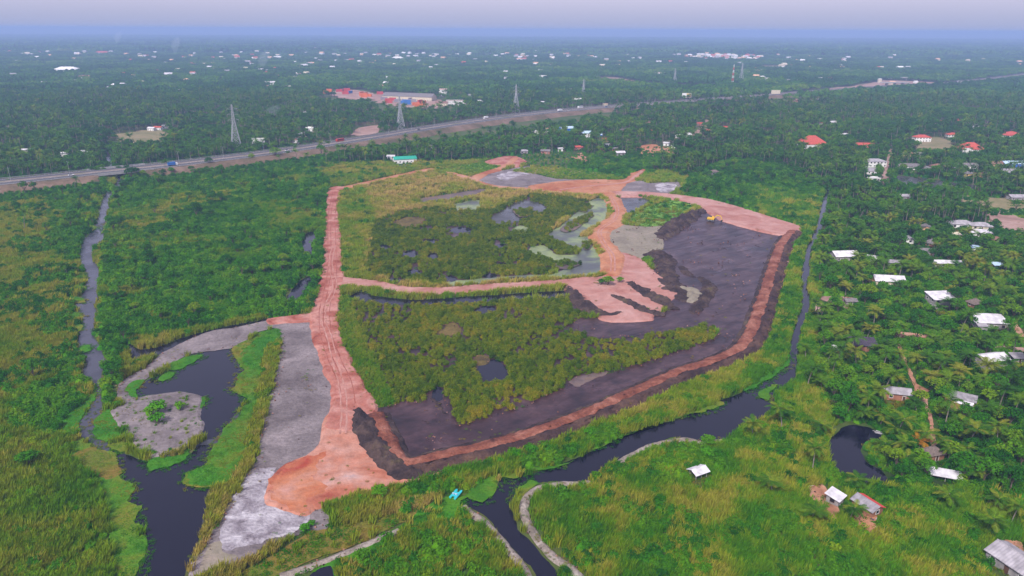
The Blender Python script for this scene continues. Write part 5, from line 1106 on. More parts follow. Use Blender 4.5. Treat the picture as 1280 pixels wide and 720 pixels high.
def treeproto(seed, H=8.0, R_=3.2, n=620, leaf=.55, lobes=13, trunk=True, low=.32):
    r = np.random.default_rng(seed); mb = MB(); hub = H * low * 1.05
    if trunk: mb.path([(0, 0, -.2), (r.uniform(-.2, .2), r.uniform(-.2, .2), hub * .6), (r.uniform(-.3, .3), r.uniform(-.3, .3), hub)], [.24, .18, .15], 7)
    P_ = []; N_ = []
    for k in range(lobes):
        a = 6.283 * k / lobes * 2.618 + r.uniform(-.3, .3); q = R_ * .68 * math.sqrt((k + .5) / lobes); z = H * (low + (1 - low) * (.35 + .5 * (1 - (q / R_) ** 1.5)) * r.uniform(.72, 1.12))
        c = np.array([q * math.cos(a), q * math.sin(a), min(z, H * .9)]); rr = R_ * r.uniform(.27, .46)
        if trunk and k % 2 == 0: mb.path([(0, 0, hub * .9), tuple(c * np.array([.5, .5, .5]) + np.array([0, 0, hub * .5])), tuple(c)], [.12, .08, .03], 5)
        d = unit(n // lobes, r, -.45); P_.append(c + d * rr * np.array([1, 1, .78]) * r.uniform(.7, 1.08, (len(d), 1))); N_.append(d + np.array([0, 0, .45]))
    V, F = leaves(np.vstack(P_), np.vstack(N_), leaf, r)
    return (mb.v, mb.f), (V, F)

def frondmesh(seed, L=3.8, n=13, droop=1.0):
    """one feather frond along +x from the origin: rib and leaflets on both sides"""
    r = np.random.default_rng(seed); V = []; F = []
    def pt(u): return np.array([L * (u - .12 * u * u * droop), 0, L * (.34 * u - .62 * droop * u * u)])
    for i in range(n):
        u0 = .06 + .94 * i / n; u1 = u0 + .8 / n; a, b = pt(u0), pt(min(1, u1))
        ll = L * .27 * math.sin(math.pi * min(.97, .12 + .86 * u0)) ** .7
        for s in (-1, 1):
            tip = (a + b) / 2 + np.array([ll * .45, s * ll * .85, -ll * r.uniform(.28, .6)]); k = len(V); V += [a, b, tip + np.array([.05, 0, 0]), tip - np.array([.05, 0, 0])]; F.append((k, k + 1, k + 2, k + 3) if s > 0 else (k + 3, k + 2, k + 1, k))
    for i in range(6):
        a, b = pt(i / 6), pt((i + 1) / 6); w = .06; k = len(V); V += [a + [0, -w, .02], a + [0, w, .02], b + [0, w, .02], b + [0, -w, .02]]; F.append((k, k + 1, k + 2, k + 3))
    return np.array(V), F

def palmtrunk(seed, H):
    r = np.random.default_rng(seed); lx, ly = r.uniform(-1.4, 1.4, 2); pts = [(lx * u * u, ly * u * u, H * u - .2 * (u == 0)) for u in np.linspace(0, 1, 6)]
    mb = MB(); mb.path(pts, [.24, .17, .15, .14, .13, .14], 7); return mb, np.array(pts[-1])

def palmcrown(seed, L=3.8, nf=17, n=11):
    r = np.random.default_rng(seed); V = []; F = []; b = 0
    for k in range(nf):
        v, f = frondmesh(seed * 31 + k, L * r.uniform(.85, 1.1), n, r.uniform(.6, 1.5)); a = 6.283 * k * .618 * 1.0 + r.uniform(-.15, .15); el = r.uniform(-.75, .35) if k > 4 else r.uniform(-1.2, -.6)
        Rm = np.array(Matrix.Rotation(a, 3, 'Z') @ Matrix.Rotation(el, 3, 'Y')); V.append(v @ Rm.T); F += [tuple(i + b for i in q) for q in f]; b += len(v)
    return np.vstack(V), F

# ------------------------------------------------------------------ masses of plants nobody could count
def mass(name, label, cat, protos, mats, pts, rot, scl, tint):
    """one object: points plus the plant shapes, placed by geometry nodes"""
    N = len(pts); V = [np.asarray(pts, float)]; F = []; Mi = []; pid = [np.zeros(N, np.int32)]; b = N
    for k, (v, f, m) in enumerate(protos):
        V.append(v); F += [tuple(int(i) + b for i in q) for q in f]; Mi += list(m); pid.append(np.full(len(v), k + 1, np.int32)); b += len(v)
    me = bpy.data.meshes.new(name); me.from_pydata(np.vstack(V).tolist(), [], F)
    for m in mats: me.materials.append(m)
    me.polygons.foreach_set('material_index', np.asarray(Mi, np.int32)); tot = b
    def att(n_, t, arr, key):
        a = me.attributes.new(n_, t, 'POINT'); full = np.zeros((tot,) + np.shape(arr)[1:], np.asarray(arr).dtype); full[:len(arr)] = arr; a.data.foreach_set(key, full.ravel())
    att('proto', 'INT', np.concatenate(pid), 'value'); att('rot', 'FLOAT_VECTOR', rot.astype(np.float32), 'vector'); att('scl', 'FLOAT_VECTOR', scl.astype(np.float32), 'vector')
    att('tint', 'FLOAT', tint.astype(np.float32), 'value'); att('pick', 'INT', rng.integers(0, len(protos), N).astype(np.int32), 'value')
    me.update(); o = tag(obj(name, me), label, cat, kind='stuff')
    ng = bpy.data.node_groups.new(name, 'GeometryNodeTree'); n, l = ng.nodes, ng.links
    ng.interface.new_socket('Geometry', in_out='INPUT', socket_type='NodeSocketGeometry'); ng.interface.new_socket('Geometry', in_out='OUTPUT', socket_type='NodeSocketGeometry')
    gi, go = n.new('NodeGroupInput'), n.new('NodeGroupOutput')
    def attr(nm, t): a = n.new('GeometryNodeInputNamedAttribute'); a.data_type = t; a.inputs[0].default_value = nm; return a.outputs[0]
    pa = attr('proto', 'INT')
    def sel(k):
        c = n.new('FunctionNodeCompare'); c.data_type = 'INT'; c.operation = 'EQUAL'; l.new(pa, c.inputs[2]); c.inputs[3].default_value = k
        s = n.new('GeometryNodeSeparateGeometry'); s.domain = 'POINT'; l.new(gi.outputs[0], s.inputs[0]); l.new(c.outputs[0], s.inputs[1]); return s.outputs[0]
    jn = n.new('GeometryNodeJoinGeometry')
    for k in range(len(protos)):
        g = n.new('GeometryNodeGeometryToInstance'); l.new(sel(k + 1), g.inputs[0]); l.new(g.outputs[0], jn.inputs[0])
    ip = n.new('GeometryNodeInstanceOnPoints'); l.new(sel(0), ip.inputs['Points']); l.new(jn.outputs[0], ip.inputs['Instance']); ip.inputs['Pick Instance'].default_value = True
    l.new(attr('pick', 'INT'), ip.inputs['Instance Index'])
    er = n.new('FunctionNodeEulerToRotation'); l.new(attr('rot', 'FLOAT_VECTOR'), er.inputs[0]); l.new(er.outputs[0], ip.inputs['Rotation']); l.new(attr('scl', 'FLOAT_VECTOR'), ip.inputs['Scale'])
    l.new(ip.outputs[0], go.inputs[0])
    md = o.modifiers.new('plants', 'NODES'); md.node_group = ng
    return o

def grid(y0, y1, sp, margin=.80, x_lo=None):
    """jittered points over the part of the land the photograph looks at (and a little beyond)"""
    ys = np.arange(y0, y1, sp); out = []
    for y in ys:
        w = y * margin + 25; xs = np.arange(-w, w, sp); out.append(np.column_stack([xs, np.full(len(xs), y)]))
    p = np.vstack(out); p = p + rng.uniform(-.5, .5, p.shape) * sp * .95
    return p[:, 0], p[:, 1]

for hx, hy, hr in HOUSES:
    th = np.linspace(0, 6.283, 12)[:-1]; paint(np.column_stack([hx + hr * np.cos(th), hy + hr * np.sin(th)]), SPARSE)

def clear(x, y, r, bad=(BARE, WATER)):
    ok = np.ones(len(x), bool)
    for dx, dy in ((r, 0), (-r, 0), (0, r), (0, -r)):
        c = cover(x + dx, y + dy)
        for b in bad: ok &= c != b
    return ok

def spin(n, tilt=.0): return np.column_stack([rng.normal(size=n) * tilt, rng.normal(size=n) * tilt, rng.uniform(0, 6.283, n)])
def sc(n, lo, hi, zlo=.8, zhi=1.25): s = rng.uniform(lo, hi, n); return np.column_stack([s, s, s * rng.uniform(zlo, zhi, n)])
cat_ = lambda L: [np.concatenate(q) for q in zip(*L)]

# --- reeds
reedP = [reedproto(100 + k) for k in range(4)]
acc = []
for y0, y1, sp, k in ((95, 300, 1.1, 1.0), (300, 520, 1.55, 1.3), (520, 760, 2.6, 1.9)):
    x, y = grid(y0, y1, sp); c = cover(x, y); a = fnoise(x / 24, y / 24, 3); b = fnoise(x / 7, y / 7, 9); u = rng.uniform(size=len(x))
    pr = np.zeros(len(x)); pr[c == REED] = 1; pr[(c == MARSH) & (a < .56)] = 1; pr[(c == MARSH) & (a >= .56)] = .25
    pr[(c == LUSH)] = .6; pr[(c == REEDR)] = np.where(fnoise(x / 13, y / 13, 71) < .56, 1.0, .4)[c == REEDR]; pr[(c == SCRUB) & (fnoise(x / 30, y / 30, 77) > .57)] = .9
    pr[c == BROWNREED] = .9; pr[c == GRASS] = 1; pr[(c == SPARSE)] = .12; pr[c == LOWGREEN] = .05
    m = (u < pr) & clear(x, y, .5)
    x, y, c, a, b = x[m], y[m], c[m], a[m], b[m]
    s = sc(len(x), .75 * k, 1.15 * k, .75, 1.2); s[:, 2] /= k ** .6
    s[:, 2] *= .55 + .95 * fnoise(x / 6, y / 6, 131)
    s[c == GRASS] *= .6; s[c == SPARSE] *= .5; s[c == LUSH] *= 1.1
    t = .20 + .75 * (a - .3) + .55 * (b - .5) + rng.normal(size=len(x)) * .09
    t[c == BROWNREED] += .46; t[c == LUSH] -= .02; t[c == MARSH] += .26; t[c == REED] += .18; t[c == REEDR] = .14 + 1.7 * (b[c == REEDR] - .38) + rng.normal(size=(c == REEDR).sum()) * .13
    t = np.where((c == REEDR) | (c == MARSH), np.minimum(t, .70), t)
    acc.append((np.column_stack([x, y, np.zeros(len(x))]), np.column_stack([np.zeros((len(x), 2)), rng.normal(size=len(x)) * .5]), s, np.clip(t, 0, 1)))
p_, r_, s_, t_ = cat_(acc); nreed = len(p_)
mass('reed_bed', 'tall green and tan reeds covering the marsh', 'reeds', reedP, [M['l_reed']], p_, r_, s_, t_)

# --- shrubs
shrubP = [bushproto(200 + k, 1.6 + .15 * k, 2.0 + .25 * k, 210, .40) for k in range(5)]
acc = []
for y0, y1, sp, k in ((95, 330, 2.0, 1.0), (330, 560, 2.5, 1.2), (560, 800, 3.4, 1.6)):
    x, y = grid(y0, y1, sp); c = cover(x, y); a = fnoise(x / 24, y / 24, 3); b = fnoise(x / 9, y / 9, 19); u = rng.uniform(size=len(x))
    pr = np.zeros(len(x)); pr[(c == MARSH) & (a >= .54)] = .85; pr[(c == MARSH) & (a < .54)] = .06; pr[c == LUSH] = .6; pr[(c == REEDR)] = np.where(fnoise(x / 13, y / 13, 71) > .48, .8, .12)[c == REEDR]
    nn = fnoise(x / 30, y / 30, 77); pr[(c == SCRUB)] = np.where(nn > .57, .22, .97)[c == SCRUB]; pr[c == DENSE] = .9; pr[c == PALM] = .8; pr[(c == FOREST)] = .5; pr[c == SPARSE] = np.where(y < 230, .03, .4)[c == SPARSE]; pr[c == LOWSCRUB] = .8; pr[c == GRASS] = .025; pr[c == BROWNREED] = .12; pr[c == REED] = .05; pr[c == LOWGREEN] = .02
    m = (u < pr) & clear(x, y, 1.1)
    x, y, c, a, b = x[m], y[m], c[m], a[m], b[m]
    s = sc(len(x), .65 * k, 1.25 * k, .75, 1.35); s[c == SPARSE] *= .5; s[c == LOWSCRUB] *= .8; s[c == LUSH, 2] *= .7; s[c == REEDR] *= .95; s[c == LUSH] *= .85; s[(c == GRASS) | (c == BROWNREED)] *= .6
    t = .30 + .9 * (b - .5) + rng.normal(size=len(x)) * .14
    t[c == LUSH] += .36; t[c == DENSE] += .05; t[c == SCRUB] += .10; t[c == PALM] += .2; t[c == FOREST] -= .1; t[c == MARSH] -= .02; t[c == REEDR] += .12
    acc.append((np.column_stack([x, y, np.full(len(x), -.1)]), spin(len(x), .08), s, np.clip(t, 0, 1)))
p_, r_, s_, t_ = cat_(acc); nshr = len(p_)
mass('scrub', 'dense green scrub and undergrowth', 'scrub', shrubP, [M['l_shrub']], p_, r_, s_, t_)

# --- mangrove thickets inside the site
mangP = [bushproto(300 + k, 1.55, 1.9 + .2 * k, 210, .36, 9) for k in range(5)]
acc = []
for y0, y1, sp, k in ((150, 330, 1.45, .85), (330, 640, 1.9, 1.05)):
    x, y = grid(y0, y1, sp); c = cover(x, y); a = fnoise(x / 12, y / 12, 33); b = fnoise(x / 6, y / 6, 39)
    m = (c == MANG) & clear(x, y, .8) & ((a < .62) | (rng.uniform(size=len(x)) < .35)) & (rng.uniform(size=len(x)) < .94)
    x, y, c, a, b = x[m], y[m], c[m], a[m], b[m]
    near = (np.vstack([x, y]).T[:, 1] < 330)
    t = np.where(near, .58, .50) + .8 * (b - .5) + .35 * (fnoise(x / 35, y / 35, 5) - .5) + rng.normal(size=len(x)) * .14
    acc.append((np.column_stack([x, y, np.full(len(x), -.1)]), spin(len(x), .1), sc(len(x), .6 * k, 1.2 * k, .7, 1.3), np.clip(t, 0, 1)))
p_, r_, s_, t_ = cat_(acc); nman = len(p_)
mass('mangrove_thicket', 'dark green mangrove thickets filling the middle of the site', 'mangrove', mangP, [M['l_mangrove']], p_, r_, s_, t_)

# --- low leafy cover: floating weed, short grass, weeds on the heaps
lowP = [lowproto(400 + k) for k in range(3)]
acc = []
for y0, y1, sp, k in ((95, 300, .95, 1.0), (300, 640, 1.5, 1.5)):
    x, y = grid(y0, y1, sp); c = cover(x, y); a = fnoise(x / 9, y / 9, 51); u = rng.uniform(size=len(x))
    pr = np.zeros(len(x)); pr[c == WEED] = .8; pr[c == LOWGREEN] = .35; pr[c == GRASS] = .6; pr[c == SPARSE] = .5; pr[c == MANG] = .05
    edge = (c == BARE) & ~clear(x, y, 1.2, (REEDR, GRASS, REED, BROWNREED, SCRUB)); pr[edge] = .3
    pr[(c == BARE) & (fnoise(x / 5, y / 5, 88) > .70)] = .12
    pads = (c == WATER) & ~clear(x, y, 2.4, (WEED,)); pr[pads] = .5
    m = u < pr
    x, y, c, a = x[m], y[m], c[m], a[m]
    t = .34 + 2.0 * (a - .5) + rng.normal(size=len(x)) * .14; t[c == BARE] += .45; t[c == LOWGREEN] += .1; t[c == SPARSE] += .2
    z = np.where(c == BARE, .8, .1); z = np.where((c == LOWGREEN), .35, z)
    s = sc(len(x), .7 * k, 1.2 * k, .7, 1.4); s[c == BARE] *= .5; s[c == WEED, 2] *= .5; s[c == WATER] *= .55
    acc.append((np.column_stack([x, y, z]), spin(len(x), .05), s, np.clip(t, 0, 1)))
p_, r_, s_, t_ = cat_(acc); nlow = len(p_)
mass('ground_cover', 'low leafy weed and short grass on wet ground and water edges', 'ground cover', lowP, [M['l_low']], p_, r_, s_, t_)

# --- loose clods and stones along the rims of roads, pads and heaps
M['clod'] = leafmat('clod', [(.035, .022, .02), (.10, .05, .038), (.22, .10, .07), (.34, .19, .15)], 'inst', .95, 0)
def clodproto(seed):
    r = np.random.default_rng(seed); v = np.array([(1, 0, 0), (-1, 0, 0), (0, 1, 0), (0, -1, 0), (0, 0, 1), (0, 0, -.4)], float) * r.uniform(.6, 1.2, (6, 1))
    return v, [(0, 2, 4), (2, 1, 4), (1, 3, 4), (3, 0, 4), (2, 0, 5), (1, 2, 5), (3, 1, 5), (0, 3, 5)], [0] * 8
x, y = grid(140, 480, .8); c = cover(x, y); ok = (c == BARE) & ~clear(x, y, 1.6, (REED, REEDR, GRASS, SCRUB, BROWNREED, MANG, MARSH, LOWGREEN, WATER, SPARSE)) & (rng.uniform(size=len(x)) < .22)
ok |= (c == BARE) & (fnoise(x / 6, y / 6, 141) > .66) & (rng.uniform(size=len(x)) < .08)
x, y = x[ok], y[ok]; s = rng.uniform(.10, .34, len(x)) * (1 + (y > 300) * .5)
mass('loose_clods', 'loose clods of red and dark earth along the rims of the bare ground', 'clods', [clodproto(410 + k) for k in range(3)], [M['clod']], np.column_stack([x, y, np.full(len(x), .55)]), spin(len(x), .6), np.column_stack([s, s * 1.2, s]), np.clip(.5 + rng.normal(size=len(x)) * .3, 0, 1))

# ------------------------------------------------------------------ trees and palms
MARKS = [(P(x, y)[:2], t) for x, y, t in [(1083, 640, 'the hut with the red and grey roof'), (1164, 570, 'the dark thatched hut'), (1070, 565, 'the crescent pond'), (1119, 495, 'the plain grey-roofed house'), (1199, 504, 'the house with the white porch'), (1077, 436, 'the tarpaulin-roofed house'), (1236, 456, 'the white-roofed house with grey gable'),
         (1233, 408, 'the flat white bungalow'), (1173, 383, 'the unfinished two-storey house'), (1109, 355, 'the wide pale house'), (1054, 324, 'the half-grey house by the canal'), (1181, 333, 'the long rusty-roofed house'), (1223, 292, 'the bright white shed'), (1270, 705, 'the house in the lower right corner'), (1250, 600, 'the right edge below the white lean-to'), (1163, 305, 'the pyramid-roofed house'),
         (1091, 215, 'the white two-storey house'), (1134, 208, 'the white bungalow by the pond'), (960, 205, 'the dense scrub above the basin'), (1043, 620, 'the square white hut'), (1140, 455, 'the red footpath'), (1130, 250, 'the grey roof below the beige lane'), (1180, 235, 'the grey pond'), (1030, 470, 'the bend of the canal'), (720, 190, 'the blue works'), (830, 200, 'the orange earth'), (610, 195, 'the red clearing'), (505, 200, 'the green-roofed shed')]]
def near_mark(x, y): return min(MARKS, key=lambda q: (q[0][0] - x) ** 2 + (q[0][1] - y) ** 2)[1]

def where(q, what):
    m = min(MARKS, key=lambda e: (e[0][0] - q[0]) ** 2 + (e[0][1] - q[1]) ** 2); d = np.asarray(q) - m[0]; far = np.linalg.norm(d) > 18
    side = ('right of' if d[0] > 0 else 'left of') if abs(d[0]) > abs(d[1]) else ('behind' if d[1] > 0 else 'in front of')
    return what + (' some way ' if far else ' just ') + side + ' ' + m[1]
acc_t = []; acc_p = []
for y0, y1, sp in ((150, 420, 4.6), (420, 760, 5.2)):
    x, y = grid(y0, y1, sp); c = cover(x, y); u = rng.uniform(size=len(x)); pn = fnoise(x / 45, y / 45, 61)
    pal = rng.uniform(size=len(x)) < np.clip((pn - .36) * 3.0, .10, .48)
    tr_ok = (((c == PALM) & (u < .72)) | ((c == FOREST) & (u < .92)) | ((c == DENSE) & (u < .10)) | ((c == LOWSCRUB) & (u < .07)) | ((c == SCRUB) & (u < .045)) | ((c == MARSH) & (u < .006)) | ((c == REEDR) & (x > 20) & (y < 330) & (u < .03) & (x > .42 * y))) & clear(x, y, 2.2)
    pal &= c != SCRUB; pal &= c != DENSE; pal |= (c == REEDR)
    acc_t.append(np.column_stack([x, y])[tr_ok & ~pal]); acc_p.append(np.column_stack([x, y])[tr_ok & pal])
trees = np.vstack(acc_t); palms = np.vstack(acc_p)
def inframe(q):
    u, v = to_px(np.column_stack([q, np.full(len(q), 4.0)])); return (u > -5) & (u < 1285) & (v < 725)
def rank(q): return np.argsort(np.linalg.norm(q, axis=1) + np.where(inframe(q), 0, 1e5))
extra = PP([(1107, 565), (1139, 578), (1198, 546), (1210, 560), (1250, 560), (1228, 586), (1255, 606), (1210, 600), (1070, 610), (1062, 652), (1148, 560), (1185, 575), (1245, 640), (1110, 545), (1015, 590), (1245, 672), (1262, 660), (940, 548), (965, 620), (1022, 545), (1090, 470), (1145, 520)])
palms = np.vstack([extra, palms])
pi = rank(palms); ti = rank(trees)
P_TH, P_ST = palms[pi[:300]], palms[pi[300:]]; T_TH, T_ST = trees[ti[:290]], trees[ti[290:]]

# palm things: the nearest with every frond a part of its own
frV = [mesh('frond', *frondmesh(500 + k, 3.9, 14, (.8, 1.15, 1.5)[k]), M['o_palm']) for k in range(3)]
frO = mesh('frond', *frondmesh(510, 3.4, 14, 1.0), M['o_orange'])
TRK = []
for k in range(4): mb, top = palmtrunk(520 + k, (6.5, 8, 9.5, 7.2)[k]); TRK.append((mb.me('trunk', M['palmbark']), top))
CRW = [mesh('crown', *palmcrown(530 + k), M['o_palm']) for k in range(4)]
def put_palm(q, k, single, orange=False):
    tm_, top = TRK[k % 4]; s = random.uniform(.75, 1.15) if single else random.uniform(.8, 1.25)
    r = empty('palm_tree', (q[0], q[1], 0), random.uniform(0, 6.28)); r.scale = (s, s, s * random.uniform(.7, 1.1) * (.55 if single and random.random() < .5 else .85))
    obj('trunk', tm_, r)
    if single:
        nf = 17
        for i in range(nf):
            o = obj('frond', frO if orange else frV[(i + k) % 3], r, top); el = random.uniform(-.7, .3) if i > 4 else random.uniform(-1.15, -.6)
            o.rotation_euler = (0, el, 6.283 * i * .618 + random.uniform(-.15, .15)); o.scale = (random.uniform(.85, 1.12),) * 3
        MB().path([tuple(top + np.array([0, 0, -.3])), tuple(top + np.array([0, 0, .3]))], [.22, .12], 6).build('crown_shaft', M['palmbark'], r)
    else: obj('crown', CRW[k % 4], r, top)
    return r
for k, q in enumerate(P_TH):
    lb = where(q, 'coconut palm'); tag(put_palm(q, k, k < 46), lb, 'palm tree', lb)
tag(put_palm(P(1148, 566), 0, True, True), 'orange-leaved palm beside the dark thatched hut', 'palm tree')

# broadleaf things
def tree_meshes(seed, m, **kw):
    (tv, tf), (cv, cf) = treeproto(seed, **kw); return mesh('trunk', tv, tf, M['bark']), mesh('crown', cv, cf, M[m])
TM = [tree_meshes(600 + k, 'o_tree', H=(6.5, 7.5, 8.5, 6)[k], R_=(2.9, 3.3, 3.6, 3.2)[k]) for k in range(4)]
BM = [tree_meshes(620 + k, 'o_bush', H=3.0, R_=2.0, n=420, leaf=.42, lobes=11, low=.15) for k in range(2)]
def put_tree(q, tm_, s, name='tree'):
    r = empty(name, (q[0], q[1], 0), random.uniform(0, 6.28)); r.scale = (s, s, s * random.uniform(.85, 1.15)); obj('trunk', tm_[0], r); obj('crown', tm_[1], r); return r
for k, q in enumerate(T_TH):
    lb = where(q, 'leafy broad-crowned tree'); tag(put_tree(q, TM[k % 4], random.uniform(.65, 1.15)), lb, 'tree', lb)
for x, y, s, lb in [(198, 517, 1.7, 'largest bright bush on the bare islet'), (190, 522, 1.3, 'left bright bush on the bare islet'), (197, 531, 1.4, 'lowest bright bush on the bare islet'), (226, 513, 1.0, 'right small bush on the bare islet'), (148, 508, .6, 'bush at the left tip of the islet causeway'),
        (736, 545, 1.0, 'round green bush on the river side of the dike'), (645, 573, 1.05, 'left of the two paired bushes on the dike bank'), (664, 569, 1.1, 'right of the two paired bushes on the dike bank'), (625, 580, .7, 'small bush left of the paired bushes'), (475, 622, 1.1, 'dark bush below the salmon pad'), (449, 625, .6, 'small bush at the lower rim of the salmon pad'), (760, 358, 1.6, 'dark bush at the corner of the pink pad'), (752, 357, 1.1, 'lower bush left of the corner bush'), (775, 354, 1.0, 'upright bush right of the corner bush'),
        (884, 559, 1.2, 'rounded bush on the right bank of the dark river'), (885, 572, 1.2, 'yellow-green bush below the rounded bank bush'), (398, 352, 1.0, 'bush left of the red road junction'), (37, 583, 1.5, 'single dark bush in the lower left marsh'), (403, 300, 1.0, 'bush on the left verge of the red road'), (405, 272, 1.0, 'upper bush on the left verge of the red road'), (406, 258, 1.1, 'hedge bush at the top of the red road'), (407, 248, 1.1, 'topmost hedge bush of the red road'), (433, 240, 1.2, 'bush at the head of the red road'),
        (382, 665, .8, 'bush between the white ash and the weed field'), (390, 658, .6, 'small bush right of the white ash'), (675, 240, .9, 'tiny bush beside the narrow orange road'), (346, 435, .7, 'bush on the weed lawn above the pond'), (800, 247, .8, 'small bush on the rim of the top road'), (813, 249, .7, 'second small bush on the rim of the top road')]:
    q = P(x, y); r = put_tree(q, BM[0 if len(lb) % 2 else 1], s, 'bush'); tag(r, lb, 'bush')
    if 'corner' in lb or 'dark' in lb: r.children[1].data = TM[0][1]; r.children[0].data = TM[0][0]; r.scale = (s * .8, s * .8, s * .5)
for x, y, s, lb in [(345, 200, 1.9, 'big round tree at the foot of the highway embankment'), (165, 226, 1.6, 'dark tree beside the highway bridge'), (180, 224, 1.2, 'tree right of the dark bridge tree'), (262, 210, 1.2, 'tree standing below the highway'), (215, 218, 1.1, 'low tree in the scrub below the highway'), (315, 203, 1.2, 'tree left of the big round tree'), (402, 197, 1.4, 'leafy tree where the highway climbs'), (425, 160, 1.7, 'bright broad tree beside the highway clearing'), (640, 160, 1.4, 'tree on the near side of the highway bend'), (12, 232, .9, 'small tree on the left end of the embankment')]:
    tag(put_tree(P(x, y), TM[int(x) % 4], s), lb, 'tree')

# the rest of the near woodland, one mass each
def tproto(seed, **kw):
    (tv, tf), (cv, cf) = treeproto(seed, **kw); return join((cv, cf, 0), (tv, tf, 1)) if len(tv) else join((cv, cf, 0))
def pproto(seed, H, n, nf, L=3.9):
    mb, top = palmtrunk(seed, H); v, f = palmcrown(seed, L, nf, n); return join((v + top, f, 0), (np.array(mb.v), mb.f, 1))
def tz(q, lift=0): return np.column_stack([q, np.zeros(len(q))])
midT = [tproto(700 + k, H=7.5, R_=3.3, n=330, leaf=.75, lobes=11) for k in range(4)]
midP = [pproto(720 + k, 9 + k, 7, 15) for k in range(3)]
acc = [(tz(T_ST), spin(len(T_ST), .05), sc(len(T_ST), .7, 1.2), np.clip(.35 + .9 * (fnoise(T_ST[:, 0] / 30, T_ST[:, 1] / 30, 91) - .5) + rng.normal(size=len(T_ST)) * .16, 0, 1))]
accp = [(tz(P_ST), spin(len(P_ST), .05), sc(len(P_ST), .8, 1.25), np.clip(.30 + rng.normal(size=len(P_ST)) * .2, 0, 1))]
x, y = grid(760, 1420, 7.0); c = cover(x, y); u = rng.uniform(size=len(x)); pn = fnoise(x / 70, y / 70, 61); ok = (((c == FOREST) | (c == PALM)) & (u < .92) | (c == DENSE) & (u < .8)) & clear(x, y, 3)
pal = rng.uniform(size=len(x)) < np.clip((pn - .42) * 3, .06, .42); q = np.column_stack([x, y])
A, B = q[ok & ~pal], q[ok & pal]
acc.append((tz(A), spin(len(A), .05), sc(len(A), .85, 1.55), np.clip(.33 + 1.1 * (fnoise(A[:, 0] / 60, A[:, 1] / 60, 91) - .5) + rng.normal(size=len(A)) * .15, 0, 1)))
accp.append((tz(B), spin(len(B), .05), sc(len(B), 1.0, 1.5), np.clip(.28 + rng.normal(size=len(B)) * .2, 0, 1)))
p_, r_, s_, t_ = cat_(acc); ntr = len(p_)
mass('woodland', 'dense broadleaf woodland behind and beside the highway', 'woodland', midT, [M['l_tree'], M['bark']], p_, r_, s_, t_)
p_, r_, s_, t_ = cat_(accp); npa = len(p_)
mass('palm_grove', 'far coconut palms rising through the woodland', 'palm grove', midP, [M['l_palm'], M['palmbark']], p_, r_, s_, t_)

# far woodland in clumps, then coarser to the haze
def clump(seed, span, n, R_, H, leafs, leaf):
    r = np.random.default_rng(seed); P_ = []; N_ = []
    for k in range(n):
        c = np.array([r.uniform(-.5, .5) * span, r.uniform(-.5, .5) * span, H * r.uniform(.45, .75)]); d = unit(leafs, r, -.2); s = r.uniform(.7, 1.3)
        P_.append(c + d * np.array([R_, R_, H * .32]) * s); N_.append(d + np.array([0, 0, .5]))
    V, F = leaves(np.vstack(P_), np.vstack(N_), leaf, r, .4, .8); return join((V, F, 0))
acc = []
farA = [clump(800 + k, 14, 5, 4.0, 9, 34, 2.2) for k in range(5)]
x, y = grid(1410, 3800, 12.5, .76); c = cover(x, y); ok = (c != BARE) & (c != SPARSE) & (c != GRASS) & clear(x, y, 8, (BARE,)) & (rng.uniform(size=len(x)) < .93)
x, y = x[ok], y[ok]
mass('far_woodland', 'hazy woodland stretching away beyond the highway', 'woodland', farA, [M['l_tree']], np.column_stack([x, y, np.zeros(len(x))]), spin(len(x)), sc(len(x), .8, 1.3), np.clip(.30 + 1.3 * (fnoise(x / 120, y / 120, 95) - .5) + rng.normal(size=len(x)) * .15, 0, 1)); nfa = len(x)
farB = [clump(820 + k, 46, 18, 6.5, 13, 16, 5.5) for k in range(4)]
x, y = grid(3780, 11500, 42, .74); hz = fnoise(x / 900, y / 900, 97) ** 2 * 14
mass('horizon_woodland', 'blue-grey woodland fading into the haze at the horizon', 'woodland', farB, [M['l_tree']], np.column_stack([x, y, np.zeros(len(x))]), spin(len(x)), sc(len(x), .9, 1.4, .7, 1.6), np.clip(.3 + 1.2 * (fnoise(x / 400, y / 400, 99) - .5) + rng.normal(size=len(x)) * .15, 0, 1)); nfb = len(x)
print('PLANTS', dict(reed=nreed, shrub=nshr, mang=nman, low=nlow, tree=ntr, palm=npa, far=nfa, farb=nfb, t=len(trees), p=len(palms)))

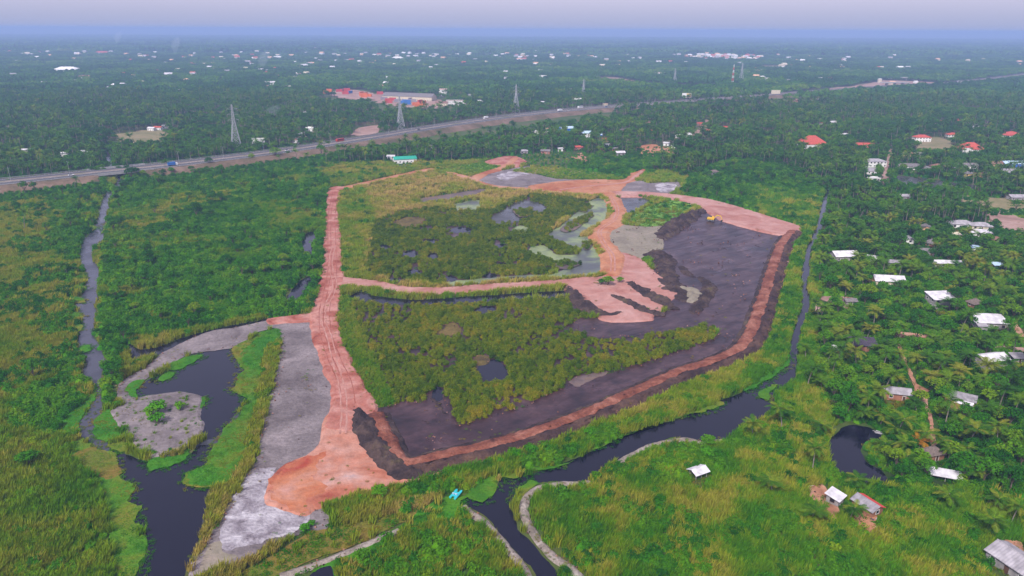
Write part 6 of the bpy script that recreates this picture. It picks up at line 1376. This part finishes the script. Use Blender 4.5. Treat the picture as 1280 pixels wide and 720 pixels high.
# ------------------------------------------------------------------ haze
def closed_box(name, x0, x1, y0, y1, z0, z1, m):
    return MB().box(((x0 + x1) / 2, (y0 + y1) / 2, (z0 + z1) / 2), (x1 - x0, y1 - y0, z1 - z0)).build(name, m)
def volume(name, dens, colr, an=0.0):
    m = bpy.data.materials.new(name); m.use_nodes = True; n, l = m.node_tree.nodes, m.node_tree.links; n.remove(n['Principled BSDF'])
    pv = n.new('ShaderNodeVolumePrincipled'); pv.inputs['Color'].default_value = c4(colr); pv.inputs['Density'].default_value = dens; pv.inputs['Anisotropy'].default_value = an
    l.new(pv.outputs[0], n['Material Output'].inputs['Volume']); return m
HAZE = volume('haze', 0.00021, (.38, .52, .88))
tag(closed_box('haze', -R - 200, R + 200, -800, R + 200, -1, 132, HAZE), 'bluish haze filling the air over the whole lowland', 'haze', kind='stuff')

# smoke drifting up from small fires in the far woods
SMOKE = volume('smoke', 0.006, (.9, .93, 1.0))
for x, y, w, h, lb in ((147, 58, 60, 95, 'faint pale smoke plume over the far left woodland'), (219, 70, 45, 80, 'thin bluish smoke plume over the far left town'), (328, 88, 40, 55, 'low white smoke puff in the woods above the highway'), (338, 152, 22, 20, 'thin smoke drifting above the trees beside the highway')):
    p = P(x, y); r = np.random.default_rng(int(x)); V = []; F = []; n, m_ = 10, 9
    for j in range(m_):
        u = j / (m_ - 1); rr_ = w * (.12 + .5 * u) * math.sin(math.pi * min(1, .08 + .9 * u)) ** .6 + 1
        for i in range(n):
            k = r.uniform(.8, 1.2); V.append((p[0] + w * .5 * u * u + rr_ * k * math.cos(6.283 * i / n), p[1] + rr_ * k * math.sin(6.283 * i / n), 2 + h * u))
    for j in range(m_ - 1):
        for i in range(n): F.append((j * n + i, j * n + (i + 1) % n, (j + 1) * n + (i + 1) % n, (j + 1) * n + i))
    F += [tuple(range(n))[::-1], tuple(range((m_ - 1) * n, m_ * n))]
    tag(obj('smoke_plume', mesh('smoke_plume', V, F, SMOKE, smooth=True)), lb, 'smoke', kind='stuff')
